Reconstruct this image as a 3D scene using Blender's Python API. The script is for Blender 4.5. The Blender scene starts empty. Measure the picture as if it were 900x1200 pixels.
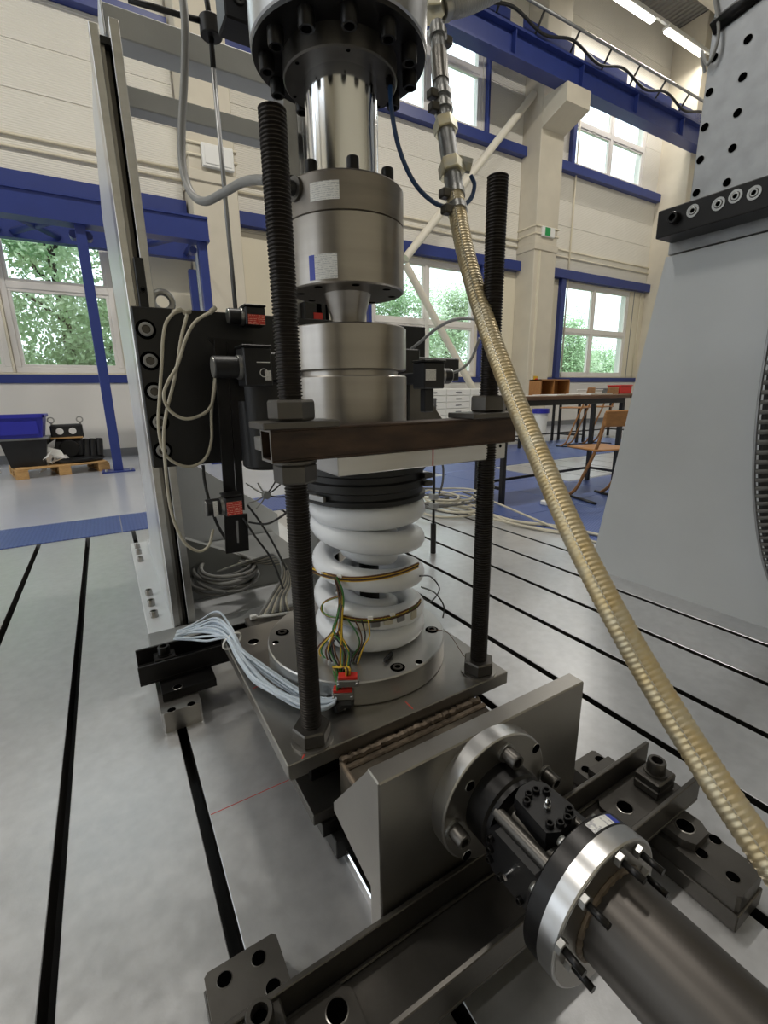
import bpy, bmesh, math, random
from mathutils import Vector, Matrix
random.seed(7)
sc = bpy.context.scene
COL = sc.collection
# ---------------------------------------------------------------- camera
CAM = Vector((0, 0, 1.01)); FPX = 539.19
YAW, PIT, ROL = (math.radians(a) for a in (30.672, 14.429, -0.912))
_F = Vector((math.sin(YAW)*math.cos(PIT), math.cos(YAW)*math.cos(PIT), -math.sin(PIT)))
_R = Vector((math.cos(YAW), -math.sin(YAW), 0)); _U = _R.cross(_F)
CR = math.cos(ROL)*_R + math.sin(ROL)*_U
CU = -math.sin(ROL)*_R + math.cos(ROL)*_U
cd = bpy.data.cameras.new('camera'); cam = bpy.data.objects.new('camera', cd); COL.objects.link(cam)
cd.sensor_fit = 'VERTICAL'; cd.sensor_height = 36; cd.sensor_width = 27; cd.lens = FPX/1200*36
cd.clip_start = 0.01; cd.clip_end = 300
m3 = Matrix((CR, CU, -_F)).transposed()
cam.matrix_world = Matrix.Translation(CAM) @ m3.to_4x4()
sc.camera = cam
# ---------------------------------------------------------------- world and exposure
wd = bpy.data.worlds.new('sky'); sc.world = wd; wd.use_nodes = True
bg = wd.node_tree.nodes['Background']; bg.inputs[0].default_value = (0.86, 0.93, 1.0, 1); bg.inputs[1].default_value = 3.0
vs = sc.view_settings; vs.view_transform = 'Standard'; vs.look = 'None'; vs.gamma = 1; vs.use_curve_mapping = False
vs.exposure = -0.15
LAMP_POWER = 300
# ---------------------------------------------------------------- helpers
def ray(u, v): return CR*(u-450) + CU*(600-v) + _F*FPX
def W(u, v, x=None, y=None, z=None):          # photo point -> world point on a known plane
    d = ray(u, v)
    t = (x-CAM.x)/d.x if x is not None else (y-CAM.y)/d.y if y is not None else (z-CAM.z)/d.z
    return CAM + d*t
def D(u, v, dep): return CAM + ray(u, v)/FPX*dep
def lin(c): return c/12.92 if c <= .04045 else ((c+.055)/1.055)**2.4
def rgb(r, g, b): return (lin(r/255), lin(g/255), lin(b/255), 1)
MATS = {}
def mat(name, col, metal=0.0, rough=0.5, var=0.0, vs=8.0, bump=0.0, bs=60.0, col2=None, stretch=(1, 1, 1), rvar=0.0, spec=0.5, emit=0, trans=0):
    m = bpy.data.materials.new(name); m.use_nodes = True; MATS[name] = m
    nt = m.node_tree; b = nt.nodes['Principled BSDF']
    b.inputs['Base Color'].default_value = col; b.inputs['Metallic'].default_value = metal
    b.inputs['Roughness'].default_value = rough; b.inputs['Specular IOR Level'].default_value = spec
    if emit: b.inputs['Emission Color'].default_value = col; b.inputs['Emission Strength'].default_value = emit
    if trans: b.inputs['Transmission Weight'].default_value = trans
    if var or bump or rvar:
        tc = nt.nodes.new('ShaderNodeTexCoord'); mp = nt.nodes.new('ShaderNodeMapping')
        mp.inputs['Scale'].default_value = stretch; nt.links.new(tc.outputs['Object'], mp.inputs[0])
    if var or rvar:
        n = nt.nodes.new('ShaderNodeTexNoise'); n.inputs['Scale'].default_value = vs; n.inputs['Detail'].default_value = 6
        nt.links.new(mp.outputs[0], n.inputs['Vector'])
    if var:
        r = nt.nodes.new('ShaderNodeValToRGB'); c2 = col2 or tuple(x*(1-var) for x in col[:3])+(1,)
        r.color_ramp.elements[0].position = .32; r.color_ramp.elements[0].color = c2
        r.color_ramp.elements[1].position = .68; r.color_ramp.elements[1].color = col
        nt.links.new(n.outputs['Fac'], r.inputs[0]); nt.links.new(r.outputs[0], b.inputs['Base Color'])
    if rvar:
        mr = nt.nodes.new('ShaderNodeMapRange'); mr.inputs['To Min'].default_value = max(.02, rough-rvar); mr.inputs['To Max'].default_value = rough+rvar
        nt.links.new(n.outputs['Fac'], mr.inputs[0]); nt.links.new(mr.outputs[0], b.inputs['Roughness'])
    if bump:
        n2 = nt.nodes.new('ShaderNodeTexNoise'); n2.inputs['Scale'].default_value = bs; n2.inputs['Detail'].default_value = 4
        bp = nt.nodes.new('ShaderNodeBump'); bp.inputs['Strength'].default_value = bump; bp.inputs['Distance'].default_value = .002
        nt.links.new(mp.outputs[0], n2.inputs['Vector']); nt.links.new(n2.outputs['Fac'], bp.inputs['Height']); nt.links.new(bp.outputs[0], b.inputs['Normal'])
    return m
def wave_bump(m, axis, scale, strength, dist=.01):
    nt = m.node_tree; b = nt.nodes['Principled BSDF']
    tc = nt.nodes.new('ShaderNodeTexCoord'); w = nt.nodes.new('ShaderNodeTexWave'); w.bands_direction = axis
    w.inputs['Scale'].default_value = scale; w.inputs['Distortion'].default_value = 0
    bp = nt.nodes.new('ShaderNodeBump'); bp.inputs['Strength'].default_value = strength; bp.inputs['Distance'].default_value = dist
    nt.links.new(tc.outputs['Object'], w.inputs[0]); nt.links.new(w.outputs['Fac'], bp.inputs['Height']); nt.links.new(bp.outputs[0], b.inputs['Normal'])
# metals
mat('bed_steel', rgb(204, 205, 207), .68, .32, .11, 30, .08, 220, rvar=.07)
mat('slot_shade', rgb(40, 38, 34), .3, .7, .5, 60)  # slot walls coloured dark to carry the shade inside the slots
mat('machined', rgb(205, 204, 202), .92, .30, .12, 3, .05, 200, stretch=(1, 1, 14))
mat('turned', rgb(160, 155, 149), .92, .30, .15, 3, .05, 200, stretch=(1, 1, 10))
mat('bright_steel', rgb(196, 196, 196), .95, .30, .1, 4, stretch=(1, 1, 8))
mat('chrome', rgb(225, 226, 228), 1, .14)
mat('plate_steel', rgb(160, 157, 152), .9, .33, .22, 5, .08, 120, rvar=.1)
mat('dark_steel', rgb(98, 95, 91), .8, .38, .3, 9, .12, 80, rvar=.1)
mat('rust_steel', rgb(84, 66, 54), .55, .5, .4, 10, .2, 80, col2=rgb(52, 44, 40), stretch=(1, 4, 4))
mat('black_oxide', rgb(34, 33, 33), .6, .36, .25, 14, .08, 120)
mat('black_paint', rgb(26, 26, 28), .1, .42, .2, 10, .1, 150)
mat('black_rubber', rgb(22, 22, 22), 0, .5)
mat('hole', rgb(4, 4, 4), 0, 1, spec=0)  # black stands in for the shade inside holes and recesses
mat('thread', rgb(52, 48, 45), .7, .4, .25, 20)
mat('zinc', rgb(168, 168, 166), .9, .34, .15, 20)
mat('yellow_zinc', rgb(196, 186, 150), .9, .32, .3, 30, col2=rgb(178, 178, 170))
mat('hose_gold', rgb(200, 178, 132), .72, .42, .5, 30, col2=rgb(196, 186, 160))
mat('cap_steel', rgb(136, 130, 123), .85, .36, .15, 5, stretch=(1, 1, 10))
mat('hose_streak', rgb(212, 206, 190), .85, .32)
mat('galv', rgb(160, 161, 162), .75, .42, .18, 14, .1, 150)
mat('grey_paint', rgb(188, 190, 190), .15, .42, .1, 6, .15, 220)
mat('grey_frame', rgb(134, 136, 136), .2, .45, .1, 6, .15, 220)
mat('tower_paint', rgb(198, 202, 205), .05, .42, .06, 3, .1, 200)
mat('silver_paint', rgb(214, 217, 220), .4, .34, .06, 6, .2, 160)
mat('pipe_steel', rgb(84, 80, 76), .7, .42, .35, 12, .15, 60, rvar=.1, stretch=(1, .3, 1))
mat('wedge_steel', rgb(120, 112, 100), .7, .4, .5, 14, .5, 40, col2=rgb(70, 64, 56))
mat('weld', rgb(128, 114, 98), .6, .5, .5, 60, .8, 60)
# coatings and plastics
mat('spring_white', rgb(226, 229, 233), 0, .34, .05, 10)
mat('blue_paint', rgb(44, 60, 128), 0, .38, .08, 4)
mat('blue_plastic', rgb(40, 44, 160), 0, .4)
mat('blue_tube', rgb(30, 62, 104), 0, .35)
mat('blue_plate', rgb(84, 104, 164), .35, .35)
mat('cable_grey', rgb(138, 138, 136), 0, .4)
mat('cable_dark', rgb(92, 92, 90), 0, .5)
mat('cable_beige', rgb(196, 190, 172), 0, .5)
mat('cable_white', rgb(190, 202, 214), 0, .42)
mat('cable_black', rgb(24, 24, 25), 0, .5)
mat('white_plastic', rgb(232, 232, 228), 0, .45)
mat('red', rgb(206, 48, 38), 0, .5)
mat('red_line', rgb(196, 60, 48), 0, .6)
mat('yellow', rgb(206, 168, 40), 0, .5)
mat('green', rgb(52, 112, 48), 0, .5)
mat('brown_wire', rgb(92, 58, 34), 0, .5)
mat('sign_green', rgb(30, 150, 80), 0, .5)
mat('label_blue', rgb(44, 62, 170), 0, .4)
# building
mat('cream', rgb(228, 220, 198), 0, .55, .03, 2)
mat('ribbed', rgb(231, 227, 216), 0, .5, .03, 2)
wave_bump(MATS['ribbed'], 'Z', 10.0, .5, .008)
mat('white_wall', rgb(222, 219, 214), 0, .6, .03, 2)
mat('concrete', rgb(214, 206, 188), 0, .7, .10, 2, .2, 60)
mat('white_frame', rgb(230, 226, 220), 0, .4)
mat('epoxy', rgb(170, 174, 182), 0, .2, .05, 1.2, rvar=.05)
mat('ceiling_deck', rgb(122, 120, 116), .1, .6)
wave_bump(MATS['ceiling_deck'], 'X', 2.0, .8, .05)
mat('pipe_cream', rgb(226, 220, 204), 0, .45)
mat('base_strip', rgb(120, 122, 126), 0, .5)
mat('wood', rgb(176, 124, 70), 0, .5, .25, 6, stretch=(1, 8, 8))
mat('pallet_wood', rgb(202, 160, 104), 0, .6, .25, 8, stretch=(2, 8, 8))
mat('desk_wood', rgb(120, 88, 64), 0, .4, .2, 6)
mat('bark', rgb(84, 70, 56), 0, .8, .3, 8)
mat('leaf', rgb(196, 220, 180), 0, .6, .35, 1.2, col2=rgb(158, 194, 142))  # both leaf colours lightened to carry daylight and haze outside
mat('leaf_haze', rgb(220, 232, 204), 0, .6, .3, 1.2, col2=rgb(186, 212, 170))
mat('grass', rgb(96, 128, 66), 0, .8, .3, 3)
mat('lamp_tube', (1.0, .94, .82, 1), 0, .5, emit=9)
# checker plate relief
nt = MATS['blue_plate'].node_tree
tc = nt.nodes.new('ShaderNodeTexCoord'); mp = nt.nodes.new('ShaderNodeMapping'); mp.inputs['Rotation'].default_value = (0, 0, .785); mp.inputs['Scale'].default_value = (1, 2.6, 1)
vo = nt.nodes.new('ShaderNodeTexVoronoi'); vo.inputs['Scale'].default_value = 26; vo.inputs['Randomness'].default_value = 0
bp = nt.nodes.new('ShaderNodeBump'); bp.inputs['Strength'].default_value = .7; bp.inputs['Distance'].default_value = .006; bp.invert = True
nt.links.new(tc.outputs['Object'], mp.inputs[0]); nt.links.new(mp.outputs[0], vo.inputs['Vector']); nt.links.new(vo.outputs['Distance'], bp.inputs['Height'])
nt.links.new(bp.outputs[0], nt.nodes['Principled BSDF'].inputs['Normal'])
rp = nt.nodes.new('ShaderNodeValToRGB'); rp.color_ramp.elements[0].position = .25; rp.color_ramp.elements[0].color = rgb(128, 148, 200); rp.color_ramp.elements[1].position = .5; rp.color_ramp.elements[1].color = rgb(64, 84, 146)  # relief shading put into the colour: raised lozenges lighter
nt.links.new(vo.outputs['Distance'], rp.inputs[0]); nt.links.new(rp.outputs[0], nt.nodes['Principled BSDF'].inputs['Base Color'])
# window glass: thin clear pane
gm = bpy.data.materials.new('glass'); gm.use_nodes = True; MATS['glass'] = gm; nt = gm.node_tree
for n in list(nt.nodes): nt.nodes.remove(n)
o = nt.nodes.new('ShaderNodeOutputMaterial'); t = nt.nodes.new('ShaderNodeBsdfTransparent'); g = nt.nodes.new('ShaderNodeBsdfGlossy'); mx = nt.nodes.new('ShaderNodeMixShader')
t.inputs[0].default_value = (.93, .97, .96, 1); g.inputs['Roughness'].default_value = .03; mx.inputs[0].default_value = .06
nt.links.new(t.outputs[0], mx.inputs[1]); nt.links.new(g.outputs[0], mx.inputs[2]); nt.links.new(mx.outputs[0], o.inputs[0])
# printed paper label: fine lines of print too small to read
def label_mat(name, base, ink, scale):
    m = mat(name, base, 0, .45); nt = m.node_tree; b = nt.nodes['Principled BSDF']
    tc = nt.nodes.new('ShaderNodeTexCoord'); w = nt.nodes.new('ShaderNodeTexWave'); w.bands_direction = 'Z'; w.inputs['Scale'].default_value = scale
    n = nt.nodes.new('ShaderNodeTexNoise'); n.inputs['Scale'].default_value = 260
    mu = nt.nodes.new('ShaderNodeMath'); mu.operation = 'MULTIPLY'; r = nt.nodes.new('ShaderNodeValToRGB')
    r.color_ramp.elements[0].position = .36; r.color_ramp.elements[0].color = base; r.color_ramp.elements[1].position = .5; r.color_ramp.elements[1].color = ink
    nt.links.new(tc.outputs['Object'], w.inputs[0]); nt.links.new(tc.outputs['Object'], n.inputs['Vector'])
    nt.links.new(w.outputs['Fac'], mu.inputs[0]); nt.links.new(n.outputs['Fac'], mu.inputs[1]); nt.links.new(mu.outputs[0], r.inputs[0]); nt.links.new(r.outputs[0], b.inputs['Base Color'])
label_mat('paper', rgb(226, 226, 222), rgb(176, 176, 180), 90)
label_mat('red_label', rgb(210, 52, 40), rgb(240, 190, 170), 50)

ROOT = {}
class B:
    """collects shapes in world coordinates; done() links them as ONE mesh object"""
    def __init__(s): s.bm = bmesh.new(); s.mi = 0; s.smooth = []
    def _mark(s, faces, smooth=False):
        for f in faces: f.material_index = s.mi; f.smooth = smooth
    def box(s, x0, x1, y0, y1, z0, z1, bev=0.0, rot=None, piv=None):
        t = bmesh.new(); bmesh.ops.create_cube(t, size=1)
        bmesh.ops.scale(t, vec=(abs(x1-x0), abs(y1-y0), abs(z1-z0)), verts=t.verts)
        if bev: bmesh.ops.bevel(t, geom=list(t.edges), offset=bev, segments=1, affect='EDGES')
        c = Vector(((x0+x1)/2, (y0+y1)/2, (z0+z1)/2))
        M = Matrix.Translation(c)
        if rot:
            p = Vector(piv) if piv else c
            M = Matrix.Translation(p) @ rot.to_4x4() @ Matrix.Translation(c-p)
        return s._merge(t, M)
    def _merge(s, t, M=None, smooth=False):
        mp = {}
        for v in t.verts: mp[v] = s.bm.verts.new(M @ v.co if M else v.co)
        for f in t.faces:
            try:
                g = s.bm.faces.new([mp[v] for v in f.verts]); g.material_index = s.mi; g.smooth = smooth
            except ValueError: pass
        t.free(); return s
    def frame(s, d):
        d = Vector(d).normalized(); a = Vector((0, 0, 1)) if abs(d.z) < .95 else Vector((1, 0, 0))
        x = a.cross(d).normalized(); return x, d.cross(x), d
    def lathe(s, prof, base, axis=(0, 0, 1), seg=32, smooth=True, ph=0.0, cap=True):
        """prof = [(r, h)...] swept about axis from base"""
        x, y, d = s.frame(axis); base = Vector(base); rings = []
        for r, h in prof:
            if r < 1e-6: rings.append([s.bm.verts.new(base+d*h)])
            else: rings.append([s.bm.verts.new(base+d*h+(x*math.cos(ph+2*math.pi*k/seg)+y*math.sin(ph+2*math.pi*k/seg))*r) for k in range(seg)])
        fs = []
        for a, b in zip(rings, rings[1:]):
            for k in range(seg):
                k2 = (k+1) % seg
                if len(a) == 1 and len(b) == 1: continue
                if len(a) == 1: q = [a[0], b[k2], b[k]][::-1]
                elif len(b) == 1: q = [a[k], a[k2], b[0]]
                else: q = [a[k], a[k2], b[k2], b[k]]
                try: f = s.bm.faces.new(q); fs.append(f)
                except ValueError: pass
        s._mark(fs, smooth)
        if cap:
            for rg, fl in ((rings[0], True), (rings[-1], False)):
                if len(rg) > 2:
                    f = s.bm.faces.new(rg[::-1] if fl else rg); f.material_index = s.mi
        return s
    def cyl(s, p0, p1, r, r1=None, seg=24, ch=0.0, smooth=True, ph=0.0):
        p0 = Vector(p0); p1 = Vector(p1); L = (p1-p0).length; r1 = r if r1 is None else r1
        if ch:
            # sharp chamfers need split rings
            pr = [(r-ch, 0), (r, ch), (r, ch), (r1, L-ch), (r1, L-ch), (r1-ch, L)]
        else: pr = [(r, 0), (r1, L)]
        return s.lathe(pr, p0, p1-p0, seg, smooth, ph)
    def hexa(s, p0, p1, r, ph=0.0):
        p0 = Vector(p0); p1 = Vector(p1); L = (p1-p0).length
        return s.lathe([(r*.93, 0), (r, r*.1), (r, L-r*.1), (r*.93, L)], p0, p1-p0, 6, False, ph)
    def ring(s, c, axis, ri, ro, h, seg=40):
        return s.lathe([(ri, 0), (ro, 0), (ro, 0), (ro, h), (ro, h), (ri, h), (ri, h), (ri, 0)], c, axis, seg, True, cap=False)
    def tube(s, pts, r, seg=8, closed=False, rf=None):
        pts = [Vector(p) for p in pts]; n = len(pts); rings = []; px = None
        for i, p in enumerate(pts):
            if closed: d = pts[(i+1) % n]-pts[i-1]
            else: d = pts[min(i+1, n-1)]-pts[max(i-1, 0)]
            if d.length < 1e-9: d = Vector((0, 0, 1))
            d.normalize()
            if px is None: x, y, _ = s.frame(d)
            else:
                x = px-d*px.dot(d)
                if x.length < 1e-6: x, _, _ = s.frame(d)
                x.normalize(); y = d.cross(x)
            px = x; rr = rf(i, n) if rf else r
            rings.append([s.bm.verts.new(p+(x*math.cos(2*math.pi*k/seg)+y*math.sin(2*math.pi*k/seg))*rr) for k in range(seg)])
        prs = list(zip(rings, rings[1:])) + ([(rings[-1], rings[0])] if closed else [])
        for a, b in prs:
            for k in range(seg):
                k2 = (k+1) % seg
                f = s.bm.faces.new([a[k], a[k2], b[k2], b[k]]); f.material_index = s.mi; f.smooth = True
        if not closed:
            for rg, fl in ((rings[0], True), (rings[-1], False)):
                f = s.bm.faces.new(rg[::-1] if fl else rg); f.material_index = s.mi
        return s
    def prism(s, poly, off):
        """poly: planar list of 3-D points, extruded by vector off"""
        off = Vector(off); a = [s.bm.verts.new(Vector(p)) for p in poly]; b = [s.bm.verts.new(Vector(p)+off) for p in poly]
        fs = [s.bm.faces.new(a[::-1]), s.bm.faces.new(b)]; n = len(a)
        for i in range(n): fs.append(s.bm.faces.new([a[i], a[(i+1) % n], b[(i+1) % n], b[i]]))
        s._mark(fs); return s
    def quad(s, pts):
        f = s.bm.faces.new([s.bm.verts.new(Vector(p)) for p in pts]); f.material_index = s.mi; return s
    def done(s, name, mats, parent=None, label=None, fix=True):
        if fix:
            bmesh.ops.remove_doubles(s.bm, verts=s.bm.verts, dist=1e-6)
            bmesh.ops.recalc_face_normals(s.bm, faces=s.bm.faces)
            for e in s.bm.edges:
                if len(e.link_faces) == 2 and e.calc_face_angle(0) > .55: e.smooth = False
        me = bpy.data.meshes.new(name); s.bm.to_mesh(me); s.bm.free()
        for k in ([mats] if isinstance(mats, str) else mats): me.materials.append(MATS[k])
        ob = bpy.data.objects.new(name, me); COL.objects.link(ob)
        if parent is not None:
            off = ROOT[parent.name]; me.transform(Matrix.Translation(-off)); ob.parent = parent; ROOT[ob.name] = off
        else:
            lo = [min(v.co[i] for v in me.vertices) for i in range(3)]; hi = [max(v.co[i] for v in me.vertices) for i in range(3)]
            off = Vector(((lo[0]+hi[0])/2, (lo[1]+hi[1])/2, lo[2])); me.transform(Matrix.Translation(-off)); ob.location = off; ROOT[ob.name] = off
        if label: ob['label'] = label
        return ob
def tag(o, label, cat, group=None):
    o['label'] = label; o['category'] = cat
    if group: o['group'] = group
    return o
def thing(name, label, cat, loc=(0, 0, 0), group=None):
    o = bpy.data.objects.new(name, None); COL.objects.link(o); o.location = loc; o.empty_display_size = .05
    ROOT[o.name] = Vector(loc); return tag(o, label, cat, group)
def struct(o): o['kind'] = 'structure'; return o
def dup(root, delta, label=None):
    r = root.copy(); COL.objects.link(r); r.location = root.location+Vector(delta); ROOT[r.name] = r.location.copy()
    if label: r['label'] = label
    for ch in list(root.children):
        c = ch.copy(); COL.objects.link(c); c.parent = r
        for g in list(ch.children):
            d = g.copy(); COL.objects.link(d); d.parent = c
    return r
def smoothpath(pts, n=8, closed=False):
    pts = [Vector(p) for p in pts]; out = []; N = len(pts)
    rng = range(N) if closed else range(N-1)
    for i in rng:
        if closed: p0, p1, p2, p3 = pts[i-1], pts[i], pts[(i+1) % N], pts[(i+2) % N]
        else: p0, p1, p2, p3 = pts[max(i-1, 0)], pts[i], pts[i+1], pts[min(i+2, N-1)]
        for k in range(n):
            t = k/n
            out.append(.5*((2*p1)+(p2-p0)*t+(2*p0-5*p1+4*p2-p3)*t*t+(3*p1-p0-3*p2+p3)*t**3))
    if not closed: out.append(pts[-1])
    return out
def bolt(p, d, r, h, parent, name='socket_bolt', m='black_oxide', rec='hole'):
    """socket head cap screw: head, chamfer and dark hexagon recess"""
    b = B(); p = Vector(p); d = Vector(d).normalized()
    b.lathe([(r, 0), (r, h*.88), (r*.9, h), (r*.62, h), (r*.62, h), (r*.6, h*.5)], p, d, 20, True, cap=False)
    b.mi = 1; b.lathe([(r*.6, h*.5), (0, h*.5)], p, d, 6, False, cap=False)
    return b.done(name, [m, rec], parent)
def hexnut(p, d, r, h, parent, name='nut', m='dark_steel', ph=0.3):
    return B().hexa(p, Vector(p)+Vector(d).normalized()*h, r, ph).done(name, m, parent)
def hole(p, d, r, parent, name='bolt_hole', rim='machined', depth=.006):
    """hole shown flat: bright chamfer ring, disc coloured black for the shade inside"""
    b = B(); p = Vector(p); d = Vector(d).normalized()
    b.lathe([(r*1.12, .0002), (r, .0009), (r, .0009)], p, d, 24, True, cap=False)
    b.mi = 1; b.lathe([(r, .0008), (0, .0006)], p, d, 24, True, cap=False)
    return b.done(name, [rim, 'hole'], parent)
def cable(name, pts, r, m, label, cat='cable', n=8, seg=8, parent=None):
    o = B().tube(smoothpath(pts, n), r, seg).done(name, m, parent)
    if parent is None: tag(o, label, cat)
    return o

# ================================================================ THE SETTING
WY = 9.5; XE = 16.0; XW = -9.0; YS = -7.0; ZC = 10.9
PITCH, S0 = .2998, .0735
slots = [S0+PITCH*k for k in range(-6, 9)]
BX0 = slots[0]-.15; BX1 = 2.75; BY0 = -1.6; BY1 = 3.975
b = B()
b.box(XW, XE, BY1, WY+.3, -.12, 0); b.box(XW, BX0, YS, BY1, -.12, 0); b.box(BX1, XE, YS, BY1, -.12, 0); b.box(BX0, BX1, YS, BY0, -.12, 0)
floor = struct(b.done('floor', 'epoxy'))
B().box(BX0, BX1, BY0, BY1, -.12, -.075).done('slot_bed', 'black_oxide', floor)
edges = [BX0]+slots+[BX1]
for i in range(len(edges)-1):
    x0 = edges[i]+(.0135 if i else 0); x1 = edges[i+1]-(.0135 if i < len(edges)-2 else 0)
    o = B().box(x0, x1, BY0, BY1, -.075, 0, .0015).done('bed_plate', ['bed_steel', 'slot_shade'], floor)
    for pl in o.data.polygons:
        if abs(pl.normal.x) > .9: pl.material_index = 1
# second bed in the blue walkway
for i in range(8):
    B().box(4.5+i*.42, 4.5+i*.42+.39, 3.4, 4.6, .0, .006, .001).done('bed_plate', 'bed_steel', floor)
# blue checker plates
def chk(x0, x1, y0, y1): B().box(x0+.003, x1-.003, y0+.003, y1-.003, 0, .008, .002).done('checker_plate', 'blue_plate', floor)
for i in range(8): chk(-4.5+i*.9, -3.6+i*.9, 3.975, 4.575)
for i in range(6): chk(2.75, 3.6, -1.2+i*.95, -.25+i*.95)
for i in range(4): chk(3.6, 4.45, 1.8+i*.95, 2.75+i*.95)
for i in range(5): chk(4.45+i*.95, 5.4+i*.95, 4.65, 5.6)
for i in range(6): chk(2.75+i*1.1, 3.85+i*1.1, 5.6, 6.5)
for i in range(4): chk(4.45+i*.95, 5.4+i*.95, 2.4, 3.35)
# thin red marking line and scribe on the bed
B().box(.09, .4, 1.0205, 1.0225, 0, .0005).done('marking_line', 'red_line', floor)

# --- north wall with window openings (x0, x1, z0, z1)
WIN = [(-2.62, -1.12, 1.42, 3.95), (-1.08, .44, 1.42, 3.95), (5.4, 8.42, 1.42, 3.98), (11.62, 14.78, 1.42, 3.98), (5.4, 8.42, 6.78, 8.75), (11.62, 14.78, 6.78, 8.75), (-2.62, .44, 6.78, 8.75)]
def cells(x0, x1, z0, z1):
    xs = sorted({x0, x1, *[w[i] for w in WIN for i in (0, 1) if x0 < w[i] < x1]}); zs = sorted({z0, z1, *[w[i] for w in WIN for i in (2, 3) if z0 < w[i] < z1]})
    for a, c in zip(zs, zs[1:]):
        run = None
        for p, q in zip(xs, xs[1:]):
            inside = any(w[0] <= (p+q)/2 <= w[1] and w[2] <= (a+c)/2 <= w[3] for w in WIN)
            if inside:
                if run: yield run[0], run[1], a, c
                run = None
            else: run = (run[0] if run else p, q)
        if run: yield run[0], run[1], a, c
b = B()
for c in cells(XW, XE, 0, ZC): b.box(c[0], c[1], WY+.04, WY+.3, c[2], c[3])
wall_n = struct(b.done('wall_north', 'white_wall'))
BAYS = [(XW, 1.72), (2.5, 9.75), (10.55, XE)]
ROWS = [(0, 1.26, 'white_wall'), (1.39, 4.0, 'cream'), (4.24, 4.74, 'ribbed'), (4.74, 5.34, 'ribbed'), (5.34, 5.95, 'ribbed'), (5.95, 6.56, 'ribbed'), (6.76, 7.9, 'ribbed'), (7.9, 9.0, 'ribbed'), (9.0, 9.95, 'ribbed'), (9.95, ZC, 'ribbed')]
for x0, x1 in BAYS:
    for z0, z1, m in ROWS:
        for c in cells(x0, x1, z0, z1):
            B().box(c[0]+.004, c[1]-.004, WY, WY+.04, c[2]+.003, c[3]-.003, .003).done('cladding_panel', m, wall_n)
# rails and strips on the wall
for x0, x1 in BAYS:
    B().box(x0, x1, WY-.02, WY, 1.26, 1.39).done('blue_band', 'blue_paint', wall_n)
    B().box(x0+.05, x1, WY-.16, WY, 4.02, 4.24).done('head_rail', 'blue_paint', wall_n)
    B().box(x0+.05, x1, WY-.16, WY, 6.56, 6.76).done('sill_rail', 'blue_paint', wall_n)
    B().box(x0, x1, WY-.03, WY, 0, .14).done('base_strip', 'base_strip', wall_n)
    for z in (4.58, 4.74):
        B().cyl((x0, WY-.03, z), (x1, WY-.03, z), .022, seg=8).done('conduit', 'cream', wall_n)
for x in (11.5, 8.52, 5.3):
    w = .09 if x > 9 else .035
    B().box(x-w, x+w, WY-.12, WY, 1.39, 4.02).done('blue_post', 'blue_paint', wall_n)
    B().box(x-w*.7, x+w*.7, WY-.12, WY, 6.76, 8.9).done('blue_post', 'blue_paint', wall_n)
B().cyl((11.72, WY-.06, 1.4), (11.72, WY-.06, 9.2), .022, seg=8).done('conduit', 'cream', wall_n)
B().cyl((15.3, WY-.03, 1.4), (15.3, WY-.03, 4.0), .015, seg=8).done('conduit', 'cream', wall_n)
B().box(14.98, 15.0, WY-.01, WY+.01, 1.39, 4.0).done('panel_joint', 'base_strip', wall_n)
# windows
def window(n, x0, x1, z0, z1, cols, rows):
    """cols, rows: pane edges"""
    y0, y1 = WY+.02, WY+.12
    b = B(); f = .085
    b.box(x0, x1, y0, y1, z0, z0+f, .006); b.box(x0, x1, y0, y1, z1-f, z1, .006); b.box(x0, x0+f, y0, y1, z0+f, z1-f, .006); b.box(x1-f, x1, y0, y1, z0+f, z1-f, .006)
    w = struct(b.done('window_%d' % n, 'white_frame'))
    cs = [x0+f]+cols+[x1-f]; rs = [z0+f]+rows+[z1-f]
    for c in cols: B().box(c-.05, c+.05, y0-.005, y1, z0+f, z1-f, .006).done('mullion', 'white_frame', w)
    for i in range(len(cs)-1):
        a0 = cs[i]+(.05 if i else 0); a1 = cs[i+1]-(.05 if i < len(cs)-2 else 0)
        for r in rows: B().box(a0, a1, y0-.005, y1, r-.05, r+.05, .006).done('transom', 'white_frame', w)
        for j in range(len(rs)-1):
            c0 = rs[j]+(.05 if j else 0); c1 = rs[j+1]-(.05 if j < len(rs)-2 else 0)
            s = B(); e = .045
            s.box(a0, a1, y0+.01, y1-.01, c0, c0+e, .004); s.box(a0, a1, y0+.01, y1-.01, c1-e, c1, .004); s.box(a0, a0+e, y0+.01, y1-.01, c0+e, c1-e, .004); s.box(a1-e, a1, y0+.01, y1-.01, c0+e, c1-e, .004)
            s.done('sash', 'white_frame', w)
            B().box(a0+e-.005, a1-e+.005, y0+.045, y0+.055, c0+e-.005, c1-e+.005).done('pane', 'glass', w)
            B().cyl(((a0+a1)/2-.08, y0+.0, c1-.03), ((a0+a1)/2+.08, y0, c1-.03), .01, seg=8).done('handle', 'white_frame', w)
window(1, *WIN[0], [], [2.72]); window(2, *WIN[1], [], [2.72]); window(3, *WIN[2], [6.9], [2.62]); window(4, *WIN[3], [13.06], [2.7])
window(5, *WIN[4], [6.9], [7.95]); window(6, *WIN[5], [13.2], [7.78]); window(7, *WIN[6], [-1.1], [7.95])
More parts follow.
